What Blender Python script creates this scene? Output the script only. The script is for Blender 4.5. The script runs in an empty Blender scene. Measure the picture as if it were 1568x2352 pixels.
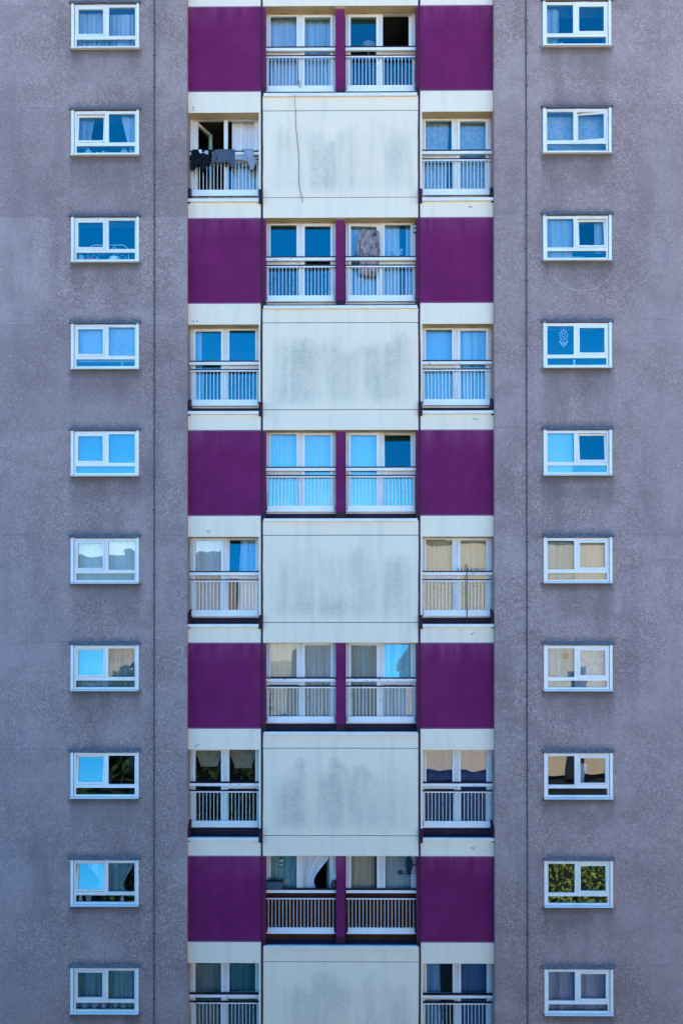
import bpy, bmesh, math, random
from math import radians, sin, cos, pi
from mathutils import Vector, Matrix
random.seed(7)
S = bpy.context.scene
COL = S.collection

# ------------------------------------------------------------------ camera, sky, sun, exposure
cd = bpy.data.cameras.new('camera'); cam = bpy.data.objects.new('camera', cd); COL.objects.link(cam)
cd.sensor_fit = 'HORIZONTAL'; cd.sensor_width = 36.0; cd.lens = 36.0 * 2165.2 / 1568.0
cd.shift_x = 0.01175; cd.shift_y = 0.1196
cd.clip_start = 0.5; cd.clip_end = 6000
cam.location = (0, -23, 0); cam.rotation_euler = (radians(90) + 0.00528, 0.0005, 0.0085)
S.camera = cam

SUN_EL, SUN_AZ = 57.0, 6.0          # behind the tower, a little to the right (azimuth from +Y towards +X)
w = bpy.data.worlds.new('World'); S.world = w; w.use_nodes = True
nt = w.node_tree; bg = nt.nodes['Background']
sky = nt.nodes.new('ShaderNodeTexSky'); sky.sky_type = 'NISHITA'; sky.sun_disc = False
sky.sun_elevation = radians(SUN_EL); sky.sun_rotation = radians(SUN_AZ)
sky.altitude = 3500; sky.air_density = 1.0; sky.dust_density = 0.0; sky.ozone_density = 3.0
hs = nt.nodes.new('ShaderNodeHueSaturation'); hs.inputs['Saturation'].default_value = 1.42
wb = nt.nodes.new('ShaderNodeMix'); wb.data_type = 'RGBA'; wb.blend_type = 'MULTIPLY'; wb.inputs[0].default_value = 1; wb.inputs[7].default_value = (1.43, .99, .88, 1)   # camera white balance
nt.links.new(sky.outputs[0], hs.inputs['Color']); nt.links.new(hs.outputs[0], wb.inputs[6]); nt.links.new(wb.outputs[2], bg.inputs['Color'])
bg.inputs['Strength'].default_value = 0.12
sl = bpy.data.lights.new('sun', 'SUN'); sl.energy = 3.2; sl.angle = radians(0.53); sl.color = (1, 0.95, 0.87)
so = bpy.data.objects.new('sun', sl); COL.objects.link(so); so.location = (0, 0, 60)
sd = Vector((sin(radians(SUN_AZ)) * cos(radians(SUN_EL)), cos(radians(SUN_AZ)) * cos(radians(SUN_EL)), sin(radians(SUN_EL))))
so.rotation_euler = sd.to_track_quat('Z', 'Y').to_euler()
S.view_settings.view_transform = 'Standard'; S.view_settings.look = 'None'
S.view_settings.exposure = 2.8; S.view_settings.gamma = 1.0
S.render.engine = 'CYCLES'
S.cycles.transparent_max_bounces = 24; S.cycles.max_bounces = 10; S.cycles.diffuse_bounces = 4
S.cycles.glossy_bounces = 5; S.cycles.transmission_bounces = 8
S.cycles.caustics_reflective = False; S.cycles.caustics_refractive = False
S.cycles.sample_clamp_indirect = 6

# ------------------------------------------------------------------ helpers
class MB:
    """collects quads, boxes and tubes; build() links them as one mesh object"""
    def __init__(s): s.v = []; s.f = []; s.m = []
    def box(s, x0, x1, y0, y1, z0, z1, m=0):
        b = len(s.v)
        s.v += [(x0,y0,z0),(x1,y0,z0),(x1,y1,z0),(x0,y1,z0),(x0,y0,z1),(x1,y0,z1),(x1,y1,z1),(x0,y1,z1)]
        for q in ((0,3,2,1),(4,5,6,7),(0,1,5,4),(1,2,6,5),(2,3,7,6),(3,0,4,7)):
            s.f.append([b+i for i in q]); s.m.append(m)
        return s
    def ring(s, x0, x1, y0, y1, z0, z1, l, r, b, t, m=0):
        s.box(x0, x0+l, y0, y1, z0, z1, m); s.box(x1-r, x1, y0, y1, z0, z1, m)
        s.box(x0+l, x1-r, y0, y1, z0, z0+b, m); s.box(x0+l, x1-r, y0, y1, z1-t, z1, m); return s
    def quad(s, *p, m=0):
        b = len(s.v); s.v += list(p); s.f.append(list(range(b, b+len(p)))); s.m.append(m); return s
    def prism(s, pts, a0, a1, axis='x', m=0):
        """polygon extruded along an axis; pts are in the two other axes, in order"""
        def P(p, a): return (a, p[0], p[1]) if axis == 'x' else ((p[0], a, p[1]) if axis == 'y' else (p[0], p[1], a))
        b = len(s.v); n = len(pts)
        s.v += [P(p, a0) for p in pts] + [P(p, a1) for p in pts]
        s.f.append(list(range(b+n-1, b-1, -1))); s.m.append(m)
        s.f.append(list(range(b+n, b+2*n))); s.m.append(m)
        for i in range(n):
            j = (i+1) % n; s.f.append([b+i, b+j, b+n+j, b+n+i]); s.m.append(m)
        return s
    def tube(s, pts, r, n=8, m=0, r1=None):
        pts = [Vector(p) for p in pts]; b = len(s.v); N = len(pts)
        for i, p in enumerate(pts):
            d = (pts[min(i+1,N-1)] - pts[max(i-1,0)]).normalized()
            u = d.orthogonal().normalized() if abs(d.z) > .99 else d.cross(Vector((0,0,1))).normalized()
            if i and u.dot(pu) < 0: u = -u
            pu = u; k = d.cross(u); rr = r if r1 is None else r + (r1-r)*i/(N-1)
            for j in range(n):
                a = 2*pi*j/n; s.v.append(tuple(p + u*cos(a)*rr + k*sin(a)*rr))
        for i in range(N-1):
            for j in range(n):
                s.f.append([b+i*n+j, b+i*n+(j+1)%n, b+(i+1)*n+(j+1)%n, b+(i+1)*n+j]); s.m.append(m)
        s.f.append([b+j for j in range(n)][::-1]); s.m.append(m)
        s.f.append([b+(N-1)*n+j for j in range(n)]); s.m.append(m); return s
    def lathe(s, prof, c, n=16, axis='z', m=0):
        """prof: (radius, height) list round c"""
        b = len(s.v)
        for r, h in prof:
            for j in range(n):
                a = 2*pi*j/n
                s.v.append((c[0]+r*cos(a), c[1]+r*sin(a), c[2]+h) if axis == 'z' else (c[0]+r*cos(a), c[1]+h, c[2]+r*sin(a)))
        for i in range(len(prof)-1):
            for j in range(n):
                s.f.append([b+i*n+j, b+i*n+(j+1)%n, b+(i+1)*n+(j+1)%n, b+(i+1)*n+j]); s.m.append(m)
        s.f.append([b+j for j in range(n)][::-1]); s.m.append(m)
        s.f.append([b+(len(prof)-1)*n+j for j in range(n)]); s.m.append(m); return s
    def build(s, name, mats, parent=None, smooth=False, loc=None):
        me = bpy.data.meshes.new(name); me.from_pydata(s.v, [], s.f)
        mats = mats if isinstance(mats, (list, tuple)) else [mats]
        for m in mats: me.materials.append(m)
        if len(mats) > 1: me.polygons.foreach_set('material_index', s.m)
        bm = bmesh.new(); bm.from_mesh(me); bmesh.ops.recalc_face_normals(bm, faces=bm.faces); bm.to_mesh(me); bm.free()
        if smooth: me.polygons.foreach_set('use_smooth', [True]*len(me.polygons))
        o = bpy.data.objects.new(name, me); COL.objects.link(o)
        if parent: o.parent = parent
        if loc: o.location = loc
        return o
def tag(o, label=None, cat=None, group=None, kind=None):
    for k, v in (('label', label), ('category', cat), ('group', group), ('kind', kind)):
        if v: o[k] = v
    return o
def empty(name, loc=(0,0,0)):
    o = bpy.data.objects.new(name, None); COL.objects.link(o); o.location = loc; o.empty_display_size = .2; return o

# ------------------------------------------------------------------ materials
def mat(name, rgb, rough=.6, metal=0., spec=.5):
    m = bpy.data.materials.new(name); m.use_nodes = True
    p = m.node_tree.nodes['Principled BSDF']
    p.inputs['Base Color'].default_value = (*rgb, 1); p.inputs['Roughness'].default_value = rough
    p.inputs['Metallic'].default_value = metal; p.inputs['Specular IOR Level'].default_value = spec
    return m
class NT:
    def __init__(s, m): s.t = m.node_tree; s.p = s.t.nodes['Principled BSDF']
    def n(s, typ, **k):
        x = s.t.nodes.new('ShaderNode'+typ)
        for a, b in k.items(): setattr(x, a, b)
        return x
    def l(s, a, b): s.t.links.new(a, b)
    def put(s, v, inp):  # socket or value
        if hasattr(v, 'is_linked'): s.l(v, inp)
        else: inp.default_value = v
    def coord(s, scale=(1,1,1), kind='Object'):
        c = s.n('TexCoord'); mp = s.n('Mapping'); mp.inputs['Scale'].default_value = scale
        s.l(c.outputs[kind], mp.inputs['Vector']); return mp.outputs[0]
    def noise(s, scale, detail=4, rough=.55, vscale=(1,1,1)):
        x = s.n('TexNoise'); x.inputs['Scale'].default_value = scale; x.inputs['Detail'].default_value = detail
        x.inputs['Roughness'].default_value = rough; s.l(s.coord(vscale), x.inputs['Vector']); return x.outputs['Fac']
    def math(s, op, a, b=0., clamp=False):
        x = s.n('Math', operation=op, use_clamp=clamp); s.put(a, x.inputs[0]); s.put(b, x.inputs[1]); return x.outputs[0]
    def rng(s, v, a, b, c=0., d=1.):
        x = s.n('MapRange'); s.put(v, x.inputs[0])
        for i, q in enumerate((a, b, c, d)): x.inputs[i+1].default_value = q
        return x.outputs[0]
    def mix(s, f, a, b, mode='MIX'):
        x = s.n('Mix', data_type='RGBA', blend_type=mode); s.put(f, x.inputs[0])
        for v, i in ((a, 6), (b, 7)):
            if hasattr(v, 'is_linked'): s.l(v, x.inputs[i])
            else: x.inputs[i].default_value = (*v, 1)
        return x.outputs[2]
    def xyz(s):
        c = s.n('TexCoord'); q = s.n('SeparateXYZ'); s.l(c.outputs['Object'], q.inputs[0]); return q.outputs
    def base(s, v): s.l(v, s.p.inputs['Base Color'])
    def bump(s, h, strength, dist):
        b = s.n('Bump'); b.inputs['Strength'].default_value = strength; b.inputs['Distance'].default_value = dist
        s.l(h, b.inputs['Height']); s.l(b.outputs[0], s.p.inputs['Normal'])

H = 2.6                                    # storey height
Z0 = 14.472                                # head of the top grey-wall windows in view
WX = (-6.555, 4.881)                       # left edges of the two window columns
WW, WH = 1.645, 1.10
YG = -.18                                  # face of the grey wings
XA, XB = -3.748, 3.707                     # ends of the coloured bay
XJ0, XJ1 = -1.945, 1.901                   # joints between the bay's three columns
T0 = 9.323                                 # head of a purple panel; repeats every two storeys
ZB, ZT = -18.0, 23.2                       # ground; roof raised to lengthen the tower's shadow

def m_pebbledash():
    m = mat('pebbledash', (.3,.25,.27), .95, spec=.15); t = NT(m)
    fine = t.noise(36, 3, .8); med = t.noise(14, 4, .65); big = t.noise(.55, 4, .6); streak = t.noise(1.6, 4, .6, (1,1,.22))
    c = t.mix(t.rng(fine, .30, .70), (.08,.053,.050), (.78,.545,.475))
    c = t.mix(t.rng(med, .38, .62, .0, .55), c, (.245,.168,.155))
    c = t.mix(t.rng(big, .42, .6, 0, .5), c, (.49,.355,.325))
    c = t.mix(t.rng(t.noise(.9, 5, .65, (1,1,1.6)), .5, .66, 0, .36), c, (.21,.138,.125))
    c = t.mix(t.rng(streak, .5, .7, 0, .42), c, (.18,.125,.12))
    x, y, z = t.xyz()
    # outer edges a little paler
    ax = t.math('ABSOLUTE', x); c = t.mix(t.rng(ax, 6.6, 8.6, 0, .3), c, (.51,.385,.37))
    # lift bands: every pour has a slightly different tone, with a faint joint
    zz = t.math('DIVIDE', t.math('ADD', z, 1.05), 2.6)
    fl = t.math('FLOOR', t.math('ADD', zz, t.math('MULTIPLY', t.noise(1.3, 4, .7), .05)))
    wn = t.n('TexWhiteNoise', noise_dimensions='2D'); cv = t.n('CombineXYZ'); t.l(fl, cv.inputs[0]); t.l(t.math('SIGN', x), cv.inputs[1])
    t.l(cv.outputs[0], wn.inputs['Vector'])
    c = t.mix(t.rng(wn.outputs[0], 0, 1, 0, .34), c, (.21,.138,.13))
    fr = t.math('ABSOLUTE', t.math('SUBTRACT', t.math('FRACT', zz), .5))
    ln = t.math('MULTIPLY', t.rng(t.math('ADD', fr, t.math('MULTIPLY', med, .01)), .494, .502, 0, 1), t.rng(t.noise(2.2, 3), .45, .62, 0, .3))
    c = t.mix(ln, c, (.13,.11,.115))
    # dirt washed from the window sills and hoods
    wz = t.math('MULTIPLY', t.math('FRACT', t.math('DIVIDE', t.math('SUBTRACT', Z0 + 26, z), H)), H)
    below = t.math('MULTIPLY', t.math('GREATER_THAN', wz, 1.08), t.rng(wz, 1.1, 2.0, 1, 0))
    above = t.rng(wz, 2.36, 2.5, 0, 1)
    inx = None
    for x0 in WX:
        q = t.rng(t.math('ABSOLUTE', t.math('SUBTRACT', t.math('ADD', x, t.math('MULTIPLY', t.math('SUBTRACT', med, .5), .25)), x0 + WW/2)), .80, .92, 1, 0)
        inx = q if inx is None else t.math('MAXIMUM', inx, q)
    edge = t.math('MULTIPLY', inx, t.math('MULTIPLY', below, t.rng(t.noise(2.4, 4, .6, (1,1,.35)), .3, .62, .25, .85)))
    c = t.mix(t.math('MULTIPLY', edge, .85), c, (.14,.098,.09))
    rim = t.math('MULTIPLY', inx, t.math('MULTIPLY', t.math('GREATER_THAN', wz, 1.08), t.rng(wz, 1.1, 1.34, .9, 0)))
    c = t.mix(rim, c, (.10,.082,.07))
    c = t.mix(t.math('MULTIPLY', t.math('MULTIPLY', inx, above), t.rng(med, .3, .6, .35, .75)), c, (.13,.11,.115))
    # a scraped arc under the third right-hand window
    dx = t.math('SUBTRACT', x, 5.81); dz = t.math('SUBTRACT', z, 8.33); d = t.math('SQRT', t.math('ADD', t.math('MULTIPLY', dx, dx), t.math('MULTIPLY', dz, dz)))
    arc = t.math('MULTIPLY', t.math('MULTIPLY', t.rng(t.math('ABSOLUTE', t.math('SUBTRACT', d, .875)), .008, .022, 1, 0), t.rng(dz, -.6, -.4, 1, 0)), t.rng(fine, .35, .6, .05, .4))
    c = t.mix(arc, c, (.62,.48,.44))
    t.base(c); t.bump(t.math('ADD', fine, t.math('MULTIPLY', med, .6)), .7, .02); return m
def m_cream(stain):
    m = mat('stained_cream_render' if stain else 'cream_render', (.7,.6,.42), .9, spec=.2); t = NT(m)
    n1 = t.noise(40, 3); n2 = t.noise(.9, 4, .6); drip = t.noise(3.4, 3, .55, (1,1,.1))
    c = t.mix(t.rng(n2, .35, .7, 0, .8), (.925,.735,.53), (.885,.705,.525))
    c = t.mix(t.rng(drip, .50, .72, 0, .3), c, (.58,.52,.41))
    c = t.mix(t.rng(n1, .3, .7, 0, .1), c, (.6,.54,.42))
    if stain:
        x, y, z = t.xyz()
        u = t.math('DIVIDE', t.math('FRACT', t.math('DIVIDE', t.math('SUBTRACT', T0 + 26 - 2.58, z), 5.2)), 2.12/5.2)   # 0 at the panel's head, 1 at its foot
        blk = t.noise(1.5, 4, .6, (1,1,.7)); strk = t.noise(2.6, 2, .45, (1,1,.06)); rag = t.noise(7, 4, .75, (1,1,.9)); weave = t.noise(34, 4, .85, (.16,1,1.3)); wv = t.noise(40, 2, .7, (1.4,1,.12))
        top = t.rng(t.math('ADD', u, t.math('MULTIPLY', t.math('SUBTRACT', blk, .5), .8)), .16, .34)
        foot = t.rng(t.math('ADD', u, t.math('MULTIPLY', t.math('SUBTRACT', rag, .5), .2)), .84, .99, 1, 0)
        sid = t.rng(t.math('ABSOLUTE', x), 1.4, 1.85, 1, .05)
        k = t.math('MULTIPLY', t.math('MULTIPLY', top, foot), sid)
        k = t.math('MULTIPLY', k, t.rng(strk, .38, .52, .34, 1))
        k = t.math('MULTIPLY', k, t.rng(blk, .30, .60, .6, 1))
        k = t.math('MULTIPLY', k, t.math('ADD', t.rng(weave, .35, .65, .15, .8), t.rng(wv, .35, .65, .0, .3)))
        k = t.math('MULTIPLY', k, t.rng(rag, .25, .6, .6, 1))
        k = t.math('MULTIPLY', k, t.rng(t.noise(.45, 2, .5, (1.4,1,.8)), .38, .62, .45, 1.15))
        c = t.mix(t.math('MULTIPLY', k, .78, True), c, t.mix(t.rng(n2, .4, .62), (.36,.34,.27), (.33,.29,.24)))
        t.bump(weave, .35, .008)
    else:
        t.bump(n1, .2, .004)
    t.base(c); return m
def m_purple():
    m = mat('purple_render', (.2,.03,.12), .85, spec=.12); t = NT(m)
    n1 = t.noise(60, 3); n2 = t.noise(1.1, 4, .6); n3 = t.noise(90, 1); run = t.noise(4, 3, .5, (1,1,.08))
    c = t.mix(t.rng(n2, .35, .7), (.178,.0175,.088), (.132,.0115,.067))
    c = t.mix(t.rng(n1, .3, .7, 0, .25), c, (.23,.03,.105))
    x, y, z = t.xyz()
    f = t.math('MULTIPLY', t.math('FRACT', t.math('DIVIDE', t.math('SUBTRACT', T0 + 26, z), 5.2)), 5.2)
    c = t.mix(t.math('MULTIPLY', t.rng(f, 0, .55, 1, 0), t.rng(run, .40, .68, .05, .6)), c, (.29,.085,.16))
    c = t.mix(t.rng(t.noise(2.3, 5, .65, (1,1,.5)), .47, .64, 0, .6), c, (.14,.012,.07))
    c = t.mix(t.rng(f, 0, .035, .55, 0), c, (.4,.3,.35)); c = t.mix(t.math('MULTIPLY', t.rng(f, 2.06, 2.1, 0, .5), t.math('LESS_THAN', f, 2.12)), c, (.36,.22,.28))
    c = t.mix(t.rng(n3, .79, .82, 0, .5), c, (.6,.5,.55))
    t.base(c); t.bump(n1, .3, .005); return m
def m_painted(name, a, b, rough=.45, chips=None, spec=.4):
    m = mat(name, a, rough, spec=spec); t = NT(m)
    c = t.mix(t.rng(t.noise(2.5, 4, .6, (1,1,.6)), .4, .7), a, b)
    c = t.mix(t.rng(t.noise(24, 3, .6), .55, .75, 0, .3), c, tuple(q*.7 for q in b))
    if chips: c = t.mix(t.rng(t.noise(9, 3, .6, (1,1,2)), .62, .65), c, chips)
    t.base(c); return m
def m_cloth(name, a, b, trans=.10, gathers=.5, sheer=0., scale=30, thr=(.45,.6), vs=(1,1,1)):
    """curtain fabric: diffuse + translucent, optional open weave"""
    m = bpy.data.materials.new(name); m.use_nodes = True; t = m.node_tree; t.nodes.clear()
    N = NT.__new__(NT); N.t = t
    out = N.n('OutputMaterial'); d = N.n('BsdfDiffuse'); tr = N.n('BsdfTranslucent'); mx = N.n('MixShader'); mx.inputs[0].default_value = trans
    c = N.mix(N.rng(N.noise(scale, 3, .6, vs), *thr), a, b)
    N.l(c, d.inputs['Color']); N.l(c, tr.inputs['Color']); N.l(d.outputs[0], mx.inputs[1]); N.l(tr.outputs[0], mx.inputs[2])
    if sheer > 0:
        tp = N.n('BsdfTransparent'); m2 = N.n('MixShader')
        N.l(N.rng(N.noise(scale, 3, .6, vs), thr[0], thr[1], sheer, sheer*.35), m2.inputs[0])
        N.l(mx.outputs[0], m2.inputs[1]); N.l(tp.outputs[0], m2.inputs[2]); N.l(m2.outputs[0], out.inputs[0])
    elif gathers > 0:
        tp = N.n('BsdfTransparent'); m2 = N.n('MixShader')
        N.l(N.rng(N.noise(11, 3, .6, (1,.3,.025)), .42, .62, 0, gathers), m2.inputs[0])
        N.l(mx.outputs[0], m2.inputs[1]); N.l(tp.outputs[0], m2.inputs[2]); N.l(m2.outputs[0], out.inputs[0])
    else: N.l(mx.outputs[0], out.inputs[0])
    return m
def m_glass(name='window_glass', tint=(.30,.93,1.0), add=.066):
    m = bpy.data.materials.new(name); m.use_nodes = True; t = m.node_tree; t.nodes.clear()
    N = NT.__new__(NT); N.t = t
    out = N.n('OutputMaterial'); gl = N.n('BsdfGlossy'); tp = N.n('BsdfTransparent'); mx = N.n('MixShader')
    gl.inputs['Roughness'].default_value = 0.0; gl.inputs['Color'].default_value = (*tint,1)
    tp.inputs['Color'].default_value = (.92,.97,.98,1)
    fr = N.n('Fresnel'); fr.inputs['IOR'].default_value = 1.42
    N.l(N.math('ADD', fr.outputs[0], add), mx.inputs[0])
    b = N.n('Bump'); b.inputs['Strength'].default_value = .16; b.inputs['Distance'].default_value = .012
    N.l(N.noise(1.7, 1, .4), b.inputs['Height']); N.l(b.outputs[0], gl.inputs['Normal'])
    N.l(tp.outputs[0], mx.inputs[1]); N.l(gl.outputs[0], mx.inputs[2]); N.l(mx.outputs[0], out.inputs[0]); return m
M = {}
M['pebble'] = m_pebbledash(); M['cream'] = m_cream(False); M['stained'] = m_cream(True); M['purple'] = m_purple()
M['upvc'] = m_painted('white_upvc', (.85,.80,.75), (.79,.74,.67), .35)
UPVC = [M['upvc'], m_painted('white_upvc_aged', (.82,.765,.69), (.73,.66,.56), .4), m_painted('white_upvc_dusty', (.79,.745,.69), (.69,.64,.58), .45)]
M['door_upvc'] = m_painted('weathered_upvc', (.79,.73,.665), (.65,.58,.50), .4)
M['rail'] = m_painted('white_rail_paint', (.86,.81,.76), (.80,.75,.70), .4, (.22,.23,.25))
M['rail_clean'] = m_painted('white_metal_paint', (.86,.81,.76), (.80,.75,.70), .4)
M['flash'] = m_painted('white_flashing', (.82,.76,.67), (.72,.66,.56), .5)
M['dark'] = m_painted('dark_plum_paint', (.045,.012,.022), (.03,.010,.018), .6, spec=.2)
M['ledge'] = m_painted('dark_ledge_felt', (.05,.028,.042), (.028,.020,.030), .85, spec=.1)
M['joint'] = m_painted('joint_sealant', (.06,.02,.032), (.045,.018,.028), .7, spec=.2)
M['seam'] = mat('dark_seam', (.04,.035,.035), .9)
M['hood'] = m_painted('mossy_render', (.20,.165,.165), (.12,.105,.11), .95, spec=.1)
_t = NT(M['hood']); _t.base(_t.mix(_t.rng(_t.noise(26, 4, .75), .32, .68), (.05,.048,.052), (.30,.25,.25))); _t.bump(_t.noise(30, 3), .9, .03)
M['conduct'] = mat('weathered_strip', (.085,.075,.075), .8)
M['shade_black'] = mat('black_shade_and_trim', (.015,.015,.018), .6)  # black for painted shadow strips, soffit vents and the coat hanger
M['glass'] = m_glass(); M['glass2'] = m_glass('clear_glass', (.97,.96,.93), .035)
M['room'] = mat('room_paint', (.30,.27,.24), .9); M['roomshade'] = mat('shaded_room_paint', (.06,.055,.05), .9)  # second copy is darkened to paint the gloom of unlit rooms
M['soffit'] = m_painted('buff_soffit', (.62,.47,.26), (.55,.41,.22), .9)
M['roof'] = mat('roof_felt', (.07,.07,.07), .9)
M['board'] = m_painted('brown_board', (.085,.024,.011), (.04,.012,.006), .8, spec=.08)

# ------------------------------------------------------------------ the tower
tower = empty('apartment_tower', (0, 0, 0))
tag(tower, 'grey pebbledash tower block with a purple and cream bay of balconies', 'building')
def room(x0, x1, y0, z0, z1, depth=2.6, dark=False, pad=.35):
    """an empty box of a room behind an opening (its outer side is left open)"""
    a, b, c, d = x0 - pad, x1 + pad, z0 - .05, z1 + .15; y1 = y0 + depth
    r = MB()
    r.quad((a,y1,c),(b,y1,c),(b,y1,d),(a,y1,d)); r.quad((a,y0,c),(a,y1,c),(a,y1,d),(a,y0,d)); r.quad((b,y0,c),(b,y1,c),(b,y1,d),(b,y0,d))
    r.quad((a,y0,c),(b,y0,c),(b,y1,c),(a,y1,c)); r.quad((a,y0,d),(b,y0,d),(b,y1,d),(a,y1,d))
    r.build('room', M['roomshade'] if dark else M['room'], tower)

NI = range(-1, 11)
for side in (0, 1):
    x0, x1 = WX[side], WX[side] + WW
    a, b = (-24.0, XA) if side == 0 else (XB, 24.0)  # wings run on out of view to widen the tower's shadow
    mb = MB(); mb.box(a, x0+.03, YG, .45, ZB, ZT).box(x1-.03, b, YG, .45, ZB, ZT)
    zs = ZT
    for i in NI:
        zt = Z0 - i*H - .005; zb = Z0 - i*H - WH + .01
        mb.box(x0+.03, x1-.03, YG, .45, zt, zs); zs = zb
    mb.box(x0+.03, x1-.03, YG, .45, ZB, zs)
    mb.build('grey_wall', M['pebble'], tower)
    # lightning conductor strip with its clips
    xc = -4.536 if side == 0 else 4.478
    c = MB(); c.box(xc-.013, xc+.013, YG-.022, YG-.001, ZB, ZT)
    z = ZB + .4
    while z < ZT:
        c.box(xc-.03, xc+.03, YG-.028, YG-.0005, z, z+.028); z += .79
    c.build('conductor_strip', M['conduct'], tower)
ends = MB(); ends.box(-24.0, -23.7, .45, 12, ZB, ZT).box(23.7, 24.0, .45, 12, ZB, ZT).box(-24.0, 24.0, 12, 12.3, ZB, ZT); ends.build('outer_wall', M['pebble'], tower)
rf = MB(); rf.box(-24.2, 24.2, -.3, 12.5, ZT, ZT+.35); rf.build('roof', M['roof'], tower)

# the coloured bay
for k in range(-2, 6):
    T = T0 - 5.2*k
    for (a, b, j0, j1) in ((XA, XJ0-.022, 0, 1), (XJ1+.022, XB, 1, 0)):
        MB().box(a, b, 0, .45, T-2.10, T).build('purple_panel', M['purple'], tower)
        MB().box(a, b, -.004, .45, T-2.611, T-2.104).build('cream_lintel', M['cream'], tower)
        MB().box(a, b, -.004, .45, T-5.2+.004, T-4.745-.045).build('cream_band', M['cream'], tower)
        L = T-4.745
        MB().box(a+.002, b-.002, -.065, .02, L-.075, L).build('ledge_flashing', M['flash'], tower)
        MB().box(a, b, .021, .45, L-.044, L-.004).box(a, b, .345, .45, L-.004, L+.15).build('ledge', M['ledge'], tower)
        e = a if j0 == 0 else b-.05; u = MB()
        if j0 == 0:
            u.prism([(-.055,L-.1),(.3,L-.1),(.3,L+.36),(.05,L+.30),(-.05,L+.22)], a+.001, a+.055)
            MB().box(b-.046, b+.050, -.075, -.02, L-.12, L+.22).build('joint_cap', M['dark'], tower); MB().box(b-.048, b, 0, .45, L, T-2.611).build('jamb', M['cream'], tower)
        else:
            u.prism([(-.055,L-.1),(.3,L-.1),(.3,L+.36),(.05,L+.30),(-.05,L+.22)], b-.055, b-.001)
            MB().box(a-.050, a+.046, -.075, -.02, L-.12, L+.22).build('joint_cap', M['dark'], tower); MB().box(a, a+.048, 0, .45, L, T-2.611).build('jamb', M['cream'], tower)
        u.build('ledge_upstand', M['dark'], tower)
    a, b = XJ0+.022, XJ1-.022; L = T-2.17
    MB().box(a, b, -.004, .45, T-2.568, L-.045).build('cream_band', M['cream'], tower)
    MB().box(a, b, -.002, .45, T-4.698, T-2.584).build('stained_panel', M['stained'], tower)
    MB().box(a, b, -.004, .45, T-5.2, T-4.714).build('cream_lintel', M['cream'], tower)
    MB().box(a, b, .03, .44, T-2.584, T-2.568).box(a, b, .03, .44, T-4.714, T-4.698).build('panel_seam', M['seam'], tower)
    MB().box(a+.03, b-.03, -.065, .02, L-.075, L).build('ledge_flashing', M['flash'], tower)
    MB().box(a, b, .021, .45, L-.044, L-.004).box(a, b, .345, .45, L-.004, L+.15).build('ledge', M['ledge'], tower)
    MB().box(a, a+.065, .004, .45, L+.0, T-.002).box(b-.045, b, .004, .45, L+.0, T-.002).build('purple_jamb', M['purple'], tower)
    MB().box(-.133, .083, .10, .45, L+.17, T-.002).build('purple_mullion', M['purple'], tower)
    for q0, q1, q2, q3 in ((-.139, .089, .09, .344), (a+.001, a+.073, -.03, .30), (b-.053, b-.001, -.03, .30)): MB().box(q0, q1, q2, q3, L-.003, L+.17).build('ledge_upstand', M['dark'], tower)
for xj in (XJ0, XJ1):
    j = MB(); n = 160; rnd = random.Random(3 if xj < 0 else 5); zz = [ZB + (ZT-ZB)*i/n for i in range(n+1)]; off = [0.]
    for i in range(n): off.append(max(-.012, min(.012, off[-1] + rnd.uniform(-.006, .006))))
    for i in range(n):
        x0, x1 = xj + off[i], xj + off[i+1]; z0, z1 = zz[i], zz[i+1]; h = .023
        j.quad((x0-h,-.012,z0),(x0+h,-.012,z0),(x1+h,-.012,z1),(x1-h,-.012,z1))
        j.quad((x0-h,.06,z0),(x0-h,-.012,z0),(x1-h,-.012,z1),(x1-h,.06,z1)); j.quad((x0+h,-.012,z0),(x0+h,.06,z0),(x1+h,.06,z1),(x1+h,-.012,z1))
    j.box(xj-.04, xj+.04, .06, .44, ZB, ZT)
    j.build('joint_strip', M['joint'], tower)

def pane(x0, x1, z0, z1, y, parent, pivot=None, tilt=0.4, g='glass'):
    """6 mm glass; every pane sits a fraction of a degree out of true, as glazing does"""
    c = ((x0+x1)/2, y, (z0+z1)/2) if pivot is None else pivot
    mb = MB(); mb.box(x0-.012-c[0], x1+.012-c[0], y-.003-c[1], y+.003-c[1], z0-.012-c[2], z1+.012-c[2])
    o = mb.build('pane', M[g], parent, loc=c)
    if pivot is None: o.rotation_euler = (radians(random.uniform(-tilt, tilt)), 0, radians(random.uniform(-tilt, tilt)))
    return o

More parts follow.
